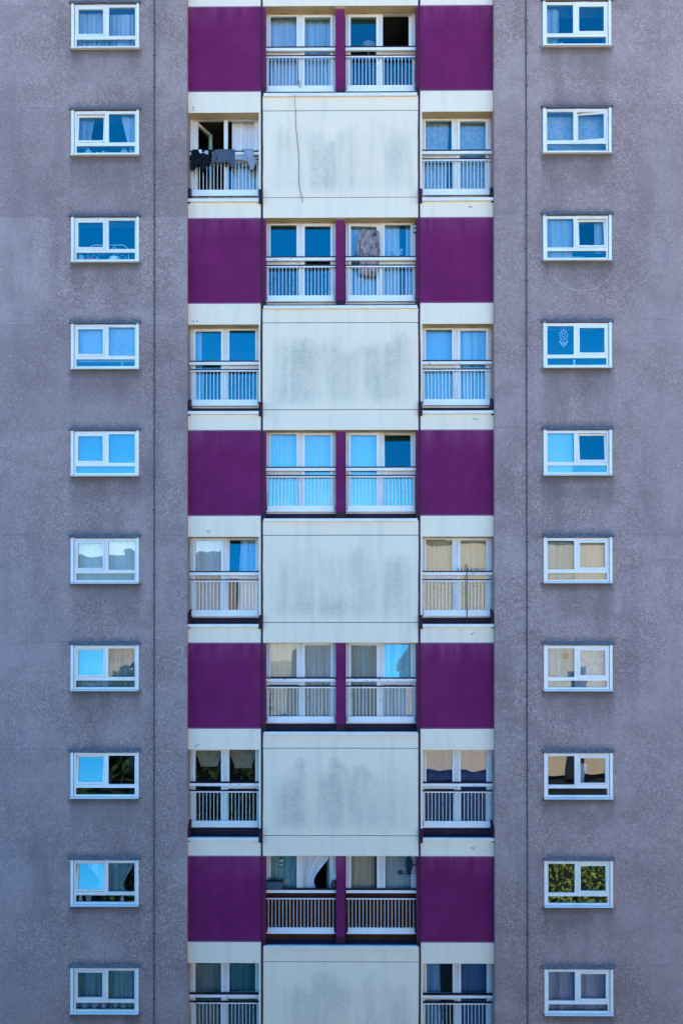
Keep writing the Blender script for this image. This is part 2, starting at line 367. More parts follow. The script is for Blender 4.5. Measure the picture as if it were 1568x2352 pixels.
# ---- the grey-wall windows
def grey_window(side, i, open_=None):
    """open_: ('tilt', degrees) tips the sash in at its head; ('turn', degrees) swings it about its outer stile"""
    g_ = 'glass2' if i >= 5 else 'glass'
    x0 = WX[side]; zt = Z0 - i*H; X = (lambda u: x0 + u) if side == 0 else (lambda u: x0 + WW - u)
    def B(mb, u0, u1, y0, y1, v0, v1, m=0):
        p, q = sorted((X(u0), X(u1))); mb.box(p, q, YG+y0, YG+y1, zt-v1, zt-v0, m); return mb
    fr = MB()
    for u0, u1, v0, v1 in ((.076,.12,.012,1.066),(1.545,1.586,.012,1.066),(.12,1.545,.012,.078),(.12,1.545,1.022,1.066),(.12,1.545,.772,.858),(.818,.908,.078,.772)):
        B(fr, u0, u1, -.012, .06, v0, v1)
    B(fr, .55, .85, -.026, -.012, .012, .034)
    uv = UPVC[(i*5+side*2+1) % 3]; f = fr.build('window', uv, tower)
    fin = MB(); B(fin, 0, .064, -.045, .05, -.004, 1.066); B(fin, 1.588, 1.645, -.045, .05, -.004, 1.066); fin.build('window_cheek', M['upvc'], f)
    g = MB(); B(g, .064, .076, .0, .05, .012, 1.066, 0); g.build('shade_black', M['shade_black'], f)  # black strip paints the shadow line between cheek and recessed frame
    s = MB(); p, q = sorted((X(-.004), X(1.649)))
    s.prism([(YG-.10, zt-1.105), (YG-.10, zt-1.088), (YG+.03, zt-1.067), (YG+.03, zt-1.105)], p, q); s.build('window_sill', M['upvc'], f)
    h = MB(); p, q = x0-.045, x0+WW+.045; n = 14; rr = random.Random(i*7+side)
    for a in range(n):
        xa, xb = p + (q-p)*a/n, p + (q-p)*(a+1)/n; up = .088 + rr.uniform(-.012, .02)
        h.prism([(YG-.085, zt+.004+rr.uniform(0,.004)), (YG-.08, zt+.018), (YG-.005, zt+up), (YG+.02, zt+up), (YG+.02, zt+.004)], xa, xb)
    h.build('window_hood', M['hood'], f)
    # sash
    sp = MB(); gap = .003; u0, u1, v0, v1 = .12+gap, .818-gap, .078+gap, .772-gap
    p, q = sorted((X(u0), X(u1))); y0, y1 = YG-.02, YG+.045; t_ = .045
    kind, ang = open_ or (None, 0)
    piv = ((p+q)/2, YG+.02, zt-v1)
    if kind == 'turn': piv = (p if side == 0 else q, YG+.02, zt-v1)
    sp.ring(p-piv[0], q-piv[0], y0-piv[1], y1-piv[1], zt-v1-piv[2], zt-v0-piv[2], t_, t_, t_, t_)
    sa = sp.build('sash', uv, f, loc=piv)
    pn = pane(p+t_, q-t_, zt-v1+t_, zt-v0-t_, YG+.012, f, pivot=piv, g='glass' if open_ else g_)
    rot = (0, 0, 0)
    if kind == 'tilt': rot = (-radians(ang), 0, 0)
    elif kind == 'turn': rot = (0, 0, radians(ang) * (1 if side == 0 else -1))
    else: pn.rotation_euler = (radians(random.uniform(-.12, .12)), 0, radians(random.uniform(-.12, .12)))
    if kind: sa.rotation_euler = rot; pn.rotation_euler = rot
    p, q = sorted((X(.908), X(1.545))); pane(p, q, zt-.772, zt-.078, YG+.02, f, g=g_)
    p, q = sorted((X(.12), X(1.545))); pane(p, q, zt-1.022, zt-.858, YG+.02, f, g=g_)
    return f
OPEN = {(0,1):('tilt',6.5), (0,6):('tilt',5.5), (0,7):('tilt',9), (0,8):('tilt',12), (1,1):('turn',9), (1,2):('tilt',6.5), (1,4):('tilt',6.0)}
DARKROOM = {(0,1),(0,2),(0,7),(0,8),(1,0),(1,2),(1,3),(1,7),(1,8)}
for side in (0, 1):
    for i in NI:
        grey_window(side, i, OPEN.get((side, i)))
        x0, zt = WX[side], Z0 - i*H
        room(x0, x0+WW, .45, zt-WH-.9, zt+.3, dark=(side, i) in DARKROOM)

# ---- balcony doors and railings
W = 1.73
def ring_part(name, p, q, z0, z1, y0, y1, t_, m, parent, piv):
    r = MB(); r.ring(p-piv[0], q-piv[0], y0-piv[1], y1-piv[1], z0-piv[2], z1-piv[2], t_, t_, t_, t_)
    return r.build(name, m, parent, loc=piv)
def balcony(xl, L, head, door_left, sash_open=None, leaf_open=0, board=False, chip=False, sash_turn=False):
    X = (lambda u: xl + u) if not door_left else (lambda u: xl + W - u)
    zt = head + .035; g_ = 'glass2' if head < 2.0 else 'glass'
    def B(mb, u0, u1, y0, y1, z0, z1):
        p, q = sorted((X(u0), X(u1))); mb.box(p, q, y0, y1, z0, z1); return mb
    fr = MB()
    for u0, u1, z0, z1 in ((0,.075,L+.15,zt),(1.668,1.73,L+.15,zt),(.075,1.668,zt-.045,zt),(.075,1.668,L+.15,L+.20),(.803,.897,L+.20,zt-.045),(.075,.803,L+1.115,L+1.232)):
        B(fr, u0, u1, .34, .43, z0, z1)
    f = fr.build('balcony_door', M['door_upvc'], tower)
    # window sash over the transom
    p, q = sorted((X(.078), X(.80))); z0, z1 = L+1.235, zt-.048; piv = ((p+q)/2, .39, z0)
    s = ring_part('window_sash', p, q, z0, z1, .325, .40, .038, M['upvc'], f, piv)
    ps = pane(p+.038, q-.038, z0+.038, z1-.038, .37, f, pivot=piv, g='glass' if sash_open else g_)
    if sash_turn:
        h = .40; off = (q-p)/2
        for o_ in (s, ps): o_.rotation_euler = (0, 0, radians(-86 if not door_left else 86)); o_.location = ((p+.04 if not door_left else q-.04), h+off+.03, z0)
    elif sash_open:
        s.rotation_euler = (-radians(sash_open), 0, 0); ps.rotation_euler = s.rotation_euler
    else: ps.rotation_euler = (radians(random.uniform(-.12,.12)), 0, radians(random.uniform(-.12,.12)))
    p, q = sorted((X(.075), X(.803))); pane(p, q, L+.20, L+1.115, .38, f, g=g_)
    # door leaf
    p, q = sorted((X(.90), X(1.665))); z0, z1 = L+.203, zt-.048
    hinge = p if door_left else q
    piv = (hinge, .42, z0)
    lf = ring_part('door_leaf', p, q, z0, z1, .322, .42, .064, M['upvc'], f, piv)
    pl = pane(p+.064, q-.064, z0+.064, z1-.064, .37, f, pivot=piv, g=g_)
    if leaf_open:
        r = (0, 0, radians(leaf_open) * (1 if door_left else -1)); lf.rotation_euler = r; pl.rotation_euler = r
    else: pl.rotation_euler = (0, 0, radians(random.uniform(-.1,.1)))
    MB().box(X(.885)-.012, X(.885)+.012, .31, .34, L+1.10, L+1.22).build('door_handle', M['rail_clean'], f)
    # railing
    r = MB(); r.box(xl+.005, xl+W-.005, .232, .268, L+1.038, L+1.069)
    for i in range(19):
        xb = xl + .068 + .0885*i; r.box(xb-.006, xb+.006, .244, .256, L+.34, L+1.038)
    r.box(xl+.01, xl+.046, .235, .265, L+.19, L+.225).box(xl+W-.046, xl+W-.01, .235, .265, L+.19, L+.225)
    ra = r.build('balcony_railing', M['rail'] if chip else M['rail_clean'], tower)
    MB().box(xl+.046, xl+W-.046, .228, .272, L+.19, L+.34).build('kick_board', M['rail_clean'], ra)
    MB().box(xl, xl+W, .215, .285, L+1.20, L+1.272).build('handrail', M['rail'] if chip else M['rail_clean'], ra)
    MB().box(xl-.003, xl+W+.003, .208, .292, L+1.272, L+1.302).box(xl-.003, xl+W+.003, .226, .274, L+1.069, L+1.098).build('rail_capping', M['dark'], ra)
    if board:
        MB().box(xl+.01, xl+W-.01, .292, .312, L+.06, L+1.19).build('privacy_board', M['board'], ra)
    v = MB()
    for u in (.45, 1.25):
        for d in (-.05, 0, .05): v.box(X(u)+d-.014, X(u)+d+.014, .285, .305, head-.006, head+.002)
    v.build('soffit_vent', M['shade_black'], f)
    sf = MB(); sf.box(xl+.001, xl+W-.001, .003, .338, head-.003, head+.03); sf.build('soffit', M['soffit'], f)
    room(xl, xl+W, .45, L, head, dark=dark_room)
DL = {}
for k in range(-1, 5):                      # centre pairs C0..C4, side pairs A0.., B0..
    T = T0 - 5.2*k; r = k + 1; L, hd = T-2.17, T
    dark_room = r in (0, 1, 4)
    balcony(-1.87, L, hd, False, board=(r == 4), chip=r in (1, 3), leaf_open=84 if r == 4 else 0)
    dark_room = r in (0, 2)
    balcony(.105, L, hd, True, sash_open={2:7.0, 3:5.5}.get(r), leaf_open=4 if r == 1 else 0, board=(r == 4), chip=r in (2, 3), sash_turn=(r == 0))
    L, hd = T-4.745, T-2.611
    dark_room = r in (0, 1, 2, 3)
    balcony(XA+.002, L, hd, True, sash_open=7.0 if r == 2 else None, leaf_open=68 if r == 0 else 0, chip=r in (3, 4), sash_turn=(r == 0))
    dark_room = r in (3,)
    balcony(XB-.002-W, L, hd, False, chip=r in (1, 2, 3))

# ------------------------------------------------------------------ curtains, blinds and everything on or behind the glass
def PX(p, y=0.): return (p-784)/94.14*(23+y)/23
def PZ(p, y=0.): return (1375-p)/94.14*(23+y)/23
ORD = ['top', 'second', 'third', 'fourth', 'fifth', 'sixth', 'seventh', 'eighth', 'ninth', 'tenth']
def gw(side, i): return f"the {ORD[i]} {('left','right')[side]} grey-wall window"
def bl(col, r):
    if col in 'AB': return f"the {ORD[r]} {'left' if col == 'A' else 'right'} balcony"
    return f"the {ORD[r]} central balcony, {'left' if col == 'L' else 'right'} bay"
C = {}
def cl(k, *a, **kw): C[k] = m_cloth('cloth_'+k, *a, **kw)
cl('white', (.86,.84,.84), (.80,.79,.80)); cl('drape', (.88,.86,.86), (.80,.79,.81), gathers=.12); cl('lilac', (.84,.82,.90), (.78,.76,.86), gathers=.25); cl('paleblue', (.72,.80,.86), (.66,.76,.84), gathers=.35)
cl('dblue', (.12,.26,.52), (.09,.2,.42), gathers=.2)
cl('lace', (.86,.88,.90), (.52,.60,.66), scale=9, thr=(.46,.58), sheer=.25); cl('net', (.78,.80,.80), (.66,.70,.72), sheer=.25, scale=30, thr=(.35,.65))
cl('teal', (.42,.64,.66), (.32,.52,.54), gathers=.35); cl('dteal', (.14,.36,.41), (.10,.28,.32), gathers=.3); cl('cyan', (.50,.80,.84), (.42,.70,.74), gathers=.15); cl('greygreen', (.42,.45,.40), (.34,.37,.33), gathers=.2)
cl('beige', (.80,.58,.40), (.74,.52,.35), gathers=.12); cl('navy', (.07,.13,.30), (.05,.09,.22), gathers=.2); cl('blue', (.36,.60,.92), (.28,.5,.82), gathers=.25)
cl('greyblue', (.58,.68,.72), (.50,.60,.64), gathers=.4); cl('purple', (.70,.64,.82), (.58,.52,.70), gathers=.3); cl('peach', (.62,.43,.30), (.42,.28,.19), gathers=0)
cl('spots', (.66,.76,.84), (.25,.38,.45), scale=9, thr=(.66,.70), gathers=0); cl('slats', (.50,.66,.78), (.46,.62,.75), gathers=0); cl('hem', (.85,.88,.9), (.4,.48,.52), scale=14, thr=(.45,.55))
def curtain(x0, x1, z0, z1, y, cloth, label, folds=9, amp=.022, gather=None, name='curtain', seed=None, slant=(0,0), group=None, cat='curtain', hem=False):
    """pleated cloth; gather=(g0,g1,v): sides drawn in to fractions g0..g1 of the width at height fraction v below the head"""
    r = random.Random(seed if seed is not None else int((x0*31+z1*17)*100)); nx, nz = max(8, folds*7), 26
    ph = [r.uniform(0, 6.28) for _ in range(5)]; v, f = [], []
    for b in range(nz+1):
        t = b/nz
        for a in range(nx+1):
            u = a/nx; uu = u
            if gather:
                g0, g1, gv = gather; k = min(1, t/gv); k = k*k*(3-2*k)
                if t > gv: k = 1 - .35*(t-gv)/(1-gv+.001)
                uu = u + (g0 + (g1-g0)*u - u)*k
            uw = u + .35/folds*sin(2*pi*u*2.3+ph[3]) + .2/folds*sin(2*pi*u*3.7+ph[4])
            a_ = amp*(.65+.35*sin(2*pi*u*1.7+ph[2]))*(.55+.45*t)
            dy = a_*sin(2*pi*folds*uw+ph[0]) + .35*a_*sin(4*pi*folds*uw+ph[1]+t)
            x = x0+(x1-x0)*uu + slant[0]*t*(1-u) + slant[1]*t*u
            v.append((x, y+dy, z1-(z1-z0)*t))
    for b in range(nz):
        for a in range(nx):
            i = b*(nx+1)+a; f.append((i, i+1, i+nx+2, i+nx+1))
    me = bpy.data.meshes.new(name); me.from_pydata(v, [], f); me.materials.append(C[cloth]); me.polygons.foreach_set('use_smooth', [True]*len(f))
    if hem:
        me.materials.append(C['hem'])
        for p in me.polygons:
            b = p.index//nx
            if b in (nz-9, nz-6): p.material_index = 1
    o = bpy.data.objects.new(name, me); COL.objects.link(o); return tag(o, label, cat, group)
def flat_blind(x0, x1, z0, z1, y, cloth, label, name='roller_blind', slats=False):
    if slats:
        mb = MB(); z = z0
        while z < z1-.02:
            mb.prism([(y-.010, z), (y+.010, z+.016), (y+.0115, z+.0148), (y-.0085, z-.0012)], x0, x1); z += .024
        mb.box(x0, x1, y-.015, y+.015, z1-.03, z1)
        return tag(mb.build('venetian_blind', C[cloth]), label, 'blind')
    mb = MB(); mb.box(x0, x1, y-.0015, y+.0015, z0, z1); mb.lathe([(.02,0),(.02,.001)], (0,-50,0), 4) if 0 else None
    mb.box(x0-.01, x1+.01, y-.006, y+.006, z0-.02, z0)
    return tag(mb.build(name, C[cloth]), label, 'blind')
def wu(side, i, u0, u1, v0, v1):
    x = WX[side]; a, b = (x+u0, x+u1) if side == 0 else (x+WW-u1, x+WW-u0); zt = Z0-i*H
    return a, b, zt-v1, zt-v0
def GC(side, i, u0, u1, cloth, look, v0=.045, v1=1.06, y=.01, **k):
    return curtain(*wu(side, i, u0, u1, v0, v1), y, cloth, f"{look} in {gw(side, i)}", **k)
# left wall
GC(0,0,.12,.86,'white','gathered white curtain behind the opening sash', folds=6, amp=.035, v0=.10); GC(0,0,.88,1.47,'white','gathered white curtain behind the fixed pane', folds=6, amp=.035, v0=.13)
GC(0,1,.10,.50,'greyblue','pale curtain behind the tilted sash', folds=4, slant=(0,-.12), y=.06, v1=.8); GC(0,1,1.16,1.58,'paleblue','pale curtain drawn aside', folds=4, slant=(.22,0), v1=.95)
flat_blind(*wu(0,3,.08,1.57,.03,.86), -.02, 'spots', f"pale blind with dark leaf spots in {gw(0,3)}")
flat_blind(*wu(0,4,.08,1.57,.03,1.05), -.03, 'slats', f"pale blue slatted blind in {gw(0,4)}", slats=True)
GC(0,5,.08,1.57,'cyan','pale cyan full-width net curtain', folds=14, amp=.012)
GC(0,6,.08,.86,'paleblue','pale blue curtain behind the tilted sash', folds=5, y=.06); GC(0,6,.88,1.57,'greygreen','grey-green curtain behind the fixed pane', folds=6)
GC(0,8,.30,.90,'white','white curtain swept aside behind the tilted sash', folds=6, gather=(.55,1.0,.75), y=.06, v1=.86); GC(0,8,.90,1.50,'teal','dim net curtain swept aside behind the fixed pane', folds=7, gather=(-.1,.55,.8), v1=.86)
GC(0,9,.08,.86,'teal','net curtain with lace hem behind the opening sash', folds=8, amp=.02, hem=True); GC(0,9,.88,1.57,'teal','net curtain with lace hem behind the fixed pane', folds=8, amp=.02, hem=True)
# right wall (u runs from the right)
GC(1,0,1.22,1.56,'greyblue','narrow pale curtain at one side', folds=3, amp=.03)
GC(1,1,.08,1.57,'lace','white lace curtain with small blossoms', folds=9, amp=.012, y=.12)
flat_blind(*wu(1,2,.90,1.57,.03,1.0), -.02, 'greyblue', f"plain blue-grey roller blind in {gw(1,2)}"); GC(1,2,.10,.34,'paleblue','narrow curtain beside the tilted sash', folds=2, y=.06, v1=.84)
flat_blind(*wu(1,4,.90,1.57,.03,1.05), -.02, 'slats', f"plain pale blue blind behind the fixed pane in {gw(1,4)}"); 
flat_blind(*wu(1,5,.90,1.57,.10,1.05), -.02, 'greygreen', f"grey-green roller blind behind the fixed pane in {gw(1,5)}"); flat_blind(*wu(1,5,.10,.86,.03,1.05), -.02, 'beige', f"beige blind added for a reflection behind the opening sash in {gw(1,5)}")  # the beige one stands in for the opposite building's reflection
GC(1,6,.08,.86,'lace','white patterned net curtain behind the opening sash', folds=7, amp=.015); GC(1,6,.90,1.57,'teal','greenish patterned net curtain behind the fixed pane', folds=7, amp=.02)
GC(1,7,.55,.86,'purple','dim violet cloth hanging in a corner', folds=3, v0=.30, v1=.76, gather=(0,.75,.9), y=.05)
GC(1,9,.88,1.57,'purple','lilac curtain behind the fixed pane', folds=6, amp=.03); GC(1,9,.08,.86,'purple','dull mauve curtain behind the opening sash', folds=6, amp=.03)
# balconies
def BC(col, r, u0, u1, cloth, look, z0=.18, z1=2.2, y=.56, **k):
    if 'gather' not in k and k.get('amp', .022) > .012: k['amp'] = k.get('amp', .022)*1.4
    T = T0 - 5.2*(r-1)
    if col == 'A': xl, L, dl = XA+.002, T-4.745, True
    elif col == 'B': xl, L, dl = XB-.002-W, T-4.745, False
    elif col == 'L': xl, L, dl = -1.87, T-2.17, False
    else: xl, L, dl = .105, T-2.17, True
    a, b = (xl+u0, xl+u1) if not dl else (xl+W-u1, xl+W-u0)
    return curtain(a, b, L+z0, L+z1, y, cloth, f"{look} in {bl(col, r)}", **k)
BC('L',0,.06,.74,'lilac','white curtain behind the window side', folds=5, amp=.03, slant=(.05,0)); BC('L',0,.92,1.66,'paleblue','pale blue curtain behind the door leaf', folds=5, amp=.04)
BC('R',1,.90,1.70,'paleblue','pale curtain behind the coat', folds=5, amp=.02); BC('R',1,.38,.82,'paleblue','wide pale curtain behind the sign', folds=2, amp=.015); BC('R',1,.06,.22,'paleblue','narrow pale curtain at the outer edge', folds=2)
BC('L',2,.05,.84,'net','pleated white net curtain behind the window side', folds=13, amp=.018); BC('L',2,.86,1.68,'net','smooth white net curtain behind the door leaf', folds=7, amp=.014, slant=(0,-.06))
BC('R',2,.86,1.70,'slats','flat pale blue curtain behind the door leaf', folds=2, amp=.006); BC('R',2,.05,.84,'greyblue','grey-blue cloth behind the lower window pane', folds=2, amp=.006, z1=1.12)
BC('L',3,.05,.84,'greygreen','flat grey-green curtain behind the window side', folds=8, amp=.01); BC('L',3,.92,1.66,'greyblue','folded grey curtain behind the door leaf', folds=6, amp=.035, slant=(.05,-.04))
BC('R',3,.88,1.68,'dteal','dark teal curtain behind the door leaf', folds=8, amp=.03); BC('R',3,.05,.82,'paleblue','pale blue curtain behind the window side', folds=6, amp=.03)
BC('L',4,.06,.80,'teal','dull teal curtain behind the window side', folds=6, amp=.03); BC('L',4,.86,1.62,'drape','white curtain swept aside behind the door leaf', folds=8, amp=.03, gather=(0,.42,.62), z0=.9, y=.47)
BC('R',4,1.02,1.66,'beige','beige curtain behind the door leaf', folds=6, amp=.02); BC('R',4,.05,.82,'net','pale net curtain behind the satellite dish', folds=8, amp=.02)
BC('A',0,.06,.72,'drape','white curtain behind the window side', folds=5, amp=.03); 
BC('A',1,1.48,1.66,'paleblue','narrow pale curtain at the outer edge', folds=2)
BC('A',2,.90,1.68,'greyblue','grey net curtain behind the door leaf', folds=6, amp=.02); BC('A',2,.06,.50,'paleblue','pale blue curtain half across the window side', folds=3, amp=.03, gather=(-.1,1,.5))
BC('A',3,.92,1.66,'peach','brown swagged valance behind the door leaf', folds=3, z0=1.62, z1=2.1, gather=(.2,.8,1.0), name='valance', cat='valance'); BC('A',3,.08,.80,'peach','brown swagged valance behind the window side', folds=3, z0=1.58, z1=2.1, gather=(.2,.8,1.0), name='valance', cat='valance')
BC('A',4,1.0,1.62,'greygreen','grey-green net curtain behind the door leaf', folds=7, amp=.03); BC('A',4,.06,.78,'dteal','dark teal curtain behind the window side', folds=6, amp=.03)
BC('B',0,.05,.72,'lace','white lace curtain behind the window side', folds=6, amp=.02, slant=(0,-.08)); BC('B',0,.90,1.68,'lace','white lace curtain behind the door leaf', folds=7, amp=.02)
BC('B',1,.05,.82,'slats','flat pale blue net behind the window side', folds=6, amp=.008); BC('B',1,.90,1.68,'paleblue','pale blue striped curtain behind the door leaf', folds=7, amp=.02)
BC('B',2,.05,.82,'beige','beige net added for a reflection behind the window side', folds=9, amp=.008); BC('B',2,.90,1.68,'beige','beige net added for a reflection behind the door leaf', folds=9, amp=.008)  # beige cloths stand in for the building reflected in these panes
BC('B',3,.05,.82,'navy','dark navy curtain behind the window side', folds=5, amp=.03); BC('B',3,.90,1.68,'navy','dark navy curtain behind the door leaf', folds=6, amp=.02)
BC('B',4,.05,.46,'blue','mid blue curtain drawn back behind the window side', folds=4, amp=.03, slant=(0,.06)); BC('B',4,.90,1.68,'dblue','deep blue curtain behind the door leaf', folds=6, amp=.025)

# ---- laundry over the top left balcony's handrail
def garment(name, outline, zr, mats, label, cat, y0=.17, th=.016, back=.35):
    """cloth folded over the rail: a front flap cut to its outline with soft folds, and a shorter flap behind"""
    bm = bmesh.new(); ps = [bm.verts.new((x, y0, z)) for x, z in outline]; bm.faces.new(ps)
    bmesh.ops.triangulate(bm, faces=bm.faces[:]); bmesh.ops.subdivide_edges(bm, edges=bm.edges[:], cuts=3, use_grid_fill=True)
    for v in bm.verts:
        d = max(0., zr - v.co.z)
        v.co.y += .012*sin(v.co.x*55+v.co.z*9)*min(1, d*6) + .010*sin(v.co.x*23-v.co.z*31)*min(1, d*4) - .02*min(1, d*3)
    ext = bmesh.ops.extrude_face_region(bm, geom=bm.faces[:]); bmesh.ops.translate(bm, verts=[e for e in ext['geom'] if isinstance(e, bmesh.types.BMVert)], vec=(0, th, 0))
    xs = [x for x, z in outline if z > zr-.12] or [0]; a, b = min(xs), max(xs)
    def qb(x0, x1, ya, yb, za, zb):
        c = [bm.verts.new(p) for p in ((x0,ya,za),(x1,ya,za),(x1,yb,za),(x0,yb,za),(x0,ya,zb),(x1,ya,zb),(x1,yb,zb),(x0,yb,zb))]
        for q in ((0,3,2,1),(4,5,6,7),(0,1,5,4),(1,2,6,5),(2,3,7,6),(3,0,4,7)): bm.faces.new([c[i] for i in q])
    if back: qb(a+.02, b-.02, y0+.002, .31, zr-.004, zr+.014)
    if back: qb(a+.02, b-.02, .298, .312, zr-back, zr-.004)
    bmesh.ops.recalc_face_normals(bm, faces=bm.faces)
    me = bpy.data.meshes.new(name); bm.to_mesh(me); bm.free(); me.materials.append(mats)
    me.polygons.foreach_set('use_smooth', [True]*len(me.polygons))
    o = bpy.data.objects.new(name, me); COL.objects.link(o); return tag(o, label, cat)
LA = T0+5.2-4.745; zr = LA+1.302
def lz(zx, zy): return (PX((730+zx/4.612)*.57410, .17), zr-(zy-878)*.001330)
M['black'] = m_painted('black_jersey', (.012,.013,.018), (.008,.009,.013), .95, spec=.1); M['greyk'] = m_painted('grey_jersey', (.085,.105,.135), (.065,.085,.11), .95, spec=.1); M['lgrey'] = m_painted('light_grey_jersey', (.33,.33,.40), (.27,.28,.34), .95, spec=.1)
hood = garment('sweatshirt', [lz(*p) for p in ((172,880),(545,880),(540,960),(520,1110),(470,1105),(440,1130),(415,1260),(385,1302),(355,1290),(330,1200),(300,1150),(240,1130),(215,1060),(210,1250),(185,1275),(150,1255),(142,1050),(158,920))], zr, M['black'], 'black sweatshirt with a white printed badge hung over the balcony rail', 'sweatshirt')
garment('sweatshirt', [lz(*p) for p in ((600,868),(960,878),(966,960),(970,1200),(905,1238),(890,1200),(860,1120),(780,1105),(700,1125),(640,1135),(632,1060),(640,990),(600,1090),(565,1190),(532,1178),(528,1080),(560,930))], zr, M['greyk'], 'mid grey sweatshirt with hanging sleeves, between the black and pale ones', 'sweatshirt', y0=.165)
garment('sweatshirt', [lz(*p) for p in ((1110,872),(1305,878),(1308,960),(1310,1040),(1382,1030),(1340,1068),(1312,1075),(1315,1215),(1312,1262),(1248,1270),(1235,1210),(1205,1110),(1140,1092),(1110,1078),(1020,1078),(968,1068),(962,985),(1080,965),(1160,975))], zr, M['lgrey'], 'pale grey sweatshirt hung over the balcony rail beside the joint', 'sweatshirt', y0=.16)
M['print'] = mat('white_print', (.72,.72,.76), .8)
def text(body, size, loc, rot, m, parent=None, name='lettering', ext=.002, align='LEFT', bevel=0):
    cu = bpy.data.curves.new(name, 'FONT'); cu.body = body; cu.size = size; cu.extrude = ext; cu.align_x = align; cu.space_line = .82; cu.materials.append(m); cu.offset = bevel
    t = bpy.data.objects.new(name, cu); COL.objects.link(t); t.location = loc; t.rotation_euler = rot
    me = t.to_mesh().copy(); t.to_mesh_clear(); o = bpy.data.objects.new(name, me); COL.objects.link(o); o.location = loc; o.rotation_euler = rot; o.parent = parent
    bpy.data.objects.remove(t); return o
# the garment hangs upside down, so its print does too
bx, bz = lz(474, 952); text('THE\nNORTH\nFACE', .036, (bx, .132, bz), (radians(90), pi, 0), M['print'], hood, 'printed_lettering', .003, bevel=.0015)
q = MB(); cx, cz = lz(352, 885); pts = [(cx, cz)] + [(cx-.077*cos(a*pi/16), cz-.098*sin(a*pi/16)) for a in range(9)]; q.prism(pts, .130, .136, 'y'); q.build('printed_badge', M['print'], hood)

# ---- coat on a hanger outside the second central balcony
L1 = T0-2.17
def cz_(zx, zy): return (PX((1380+zx/2.987)*.5741, .31), PZ((890+zy/2.987)*.5741, .31))
def m_coat():
    m = mat('patterned_coat', (.3,.24,.24), .9, spec=.1); t = NT(m)
    c = t.mix(t.rng(t.noise(11, 4, .65, (1,1,.55)), .42, .6), (.34,.265,.26), (.085,.07,.085)); c = t.mix(t.rng(t.noise(5, 2), .4, .6, 0, .4), c, (.42,.33,.31)); t.base(c); return m
M['coat'] = m_coat(); M['lapel'] = m_painted('plain_lining', (.36,.29,.28), (.29,.23,.225), .9)
coat = garment('coat', [cz_(*p) for p in ((235,66),(262,84),(285,92),(310,84),(332,68),(372,92),(388,130),(384,300),(390,440),(392,600),(372,632),(320,640),(240,632),(175,612),(162,560),(172,470),(184,300),(186,150),(196,88))], 99, M['coat'], 'long mottled brown coat hanging outside the second central balcony door', 'coat', y0=.285, th=.03, back=0)
def P3(zx, zy, y): x, z = cz_(zx, zy); return (x, y, z)
for pts_, in (([P3(192,92,.285), P3(176,150,.275), P3(160,260,.27), P3(140,390,.272)],), ([P3(378,98,.285), P3(396,160,.278), P3(402,280,.272), P3(404,410,.272)],)):
    b = MB(); b.tube(pts_, .040, 10, r1=.034); b.build('sleeve', M['coat'], coat, True)
b = MB(); b.prism([cz_(262,84), cz_(285,94), cz_(310,84), cz_(318,110), cz_(300,250), cz_(285,270), cz_(262,130)], .262, .268, 'y'); b.build('collar', M['lapel'], coat)
hx, hz = cz_(295, 62); hk = MB(); hk.tube([(hx-.10,.325,hz-.035),(hx,.325,hz),(hx+.10,.325,hz-.035)], .009); hk.tube([(hx,.325,hz),(hx,.325,hz+.05),(hx+.015,.325,hz+.085),(hx+.002,.325,hz+.10)], .003)
hk.build('coat_hanger', M['shade_black'], coat)
# ---- sign in the next window, seen from behind
M['sign'] = mat('white_sign', (.85,.85,.86), .6)
def sgn(zx, zy): return (PX((1555+zx/11.2)*.5741, .44), PZ((980+zy/11.2)*.5741, .44))
sg = text('FOLLOW', .078, (sgn(636,250)[0], .44, sgn(636,250)[1]), (radians(90), 0, pi), M['sign'], None, 'hanging_sign', .006, bevel=.003); tag(sg, 'white cut-out sign with words and a heart, seen from behind', 'sign')
for wd, zx, zy in (('YOUR', 560, 325), ('HEART', 598, 400)):
    p = sgn(zx, zy); o = text(wd, .078, (0,0,0), (0,0,0), M['sign'], sg, 'sign_word', .006, bevel=.003); s0 = sgn(636,250); o.location = (s0[0]-p[0], p[1]-s0[1], 0)
hp = sgn(397, 445); hb = MB(); 
for k in range(20): pass
hb.lathe([(.045,-.004),(.045,.004)], (hp[0], .44, hp[1]), 18, 'y'); ho = hb.build('sign_heart', M['sign'], None); ho.parent = sg; ho.matrix_parent_inverse = (Matrix.Translation(sg.location) @ sg.rotation_euler.to_matrix().to_4x4()).inverted()
# ---- lantern-like feeder at the end of that rail
M['clear'] = mat('pale_plastic', (.55,.55,.62), .3); M['darkp'] = mat('dark_plastic', (.012,.014,.018), .5)
def feeder(x, y, z, label, s=1.):
    e = empty('bird_feeder', (x, y, z)); tag(e, label, 'bird feeder')
    a = MB(); a.lathe([(.028*s,.0),(.028*s,.17*s)], (0,0,0), 12); a.build('tube', M['clear'], e, True)
    b = MB(); b.lathe([(.042*s,.17*s),(.038*s,.19*s),(.018*s,.215*s),(.004*s,.222*s)], (0,0,0), 12); b.tube([(0,0,.22*s),(0,0,.29*s)], .003, 6); b.build('cap', M['darkp'], e)
    c = MB(); c.lathe([(.034*s,-.03*s),(.034*s,.0)], (0,0,0), 12); c.tube([(-.085*s,0,-.012*s),(.085*s,0,-.012*s)], .005, 6); c.lathe([(.03*s,.06*s),(.03*s,.105*s)], (0,0,0), 12); c.build('perch', M['darkp'], e)
    return e
feeder(PX(954.5,.15), .15, PZ(509+22,.15), 'small pale bird feeder fixed at the end of the balcony rail beside the coat')
LC4 = T0-15.6-2.17
feeder(PX(645.5,.22), .22, PZ(1989,.22), 'tube bird feeder hanging above the plant trough on the lowest central balcony')
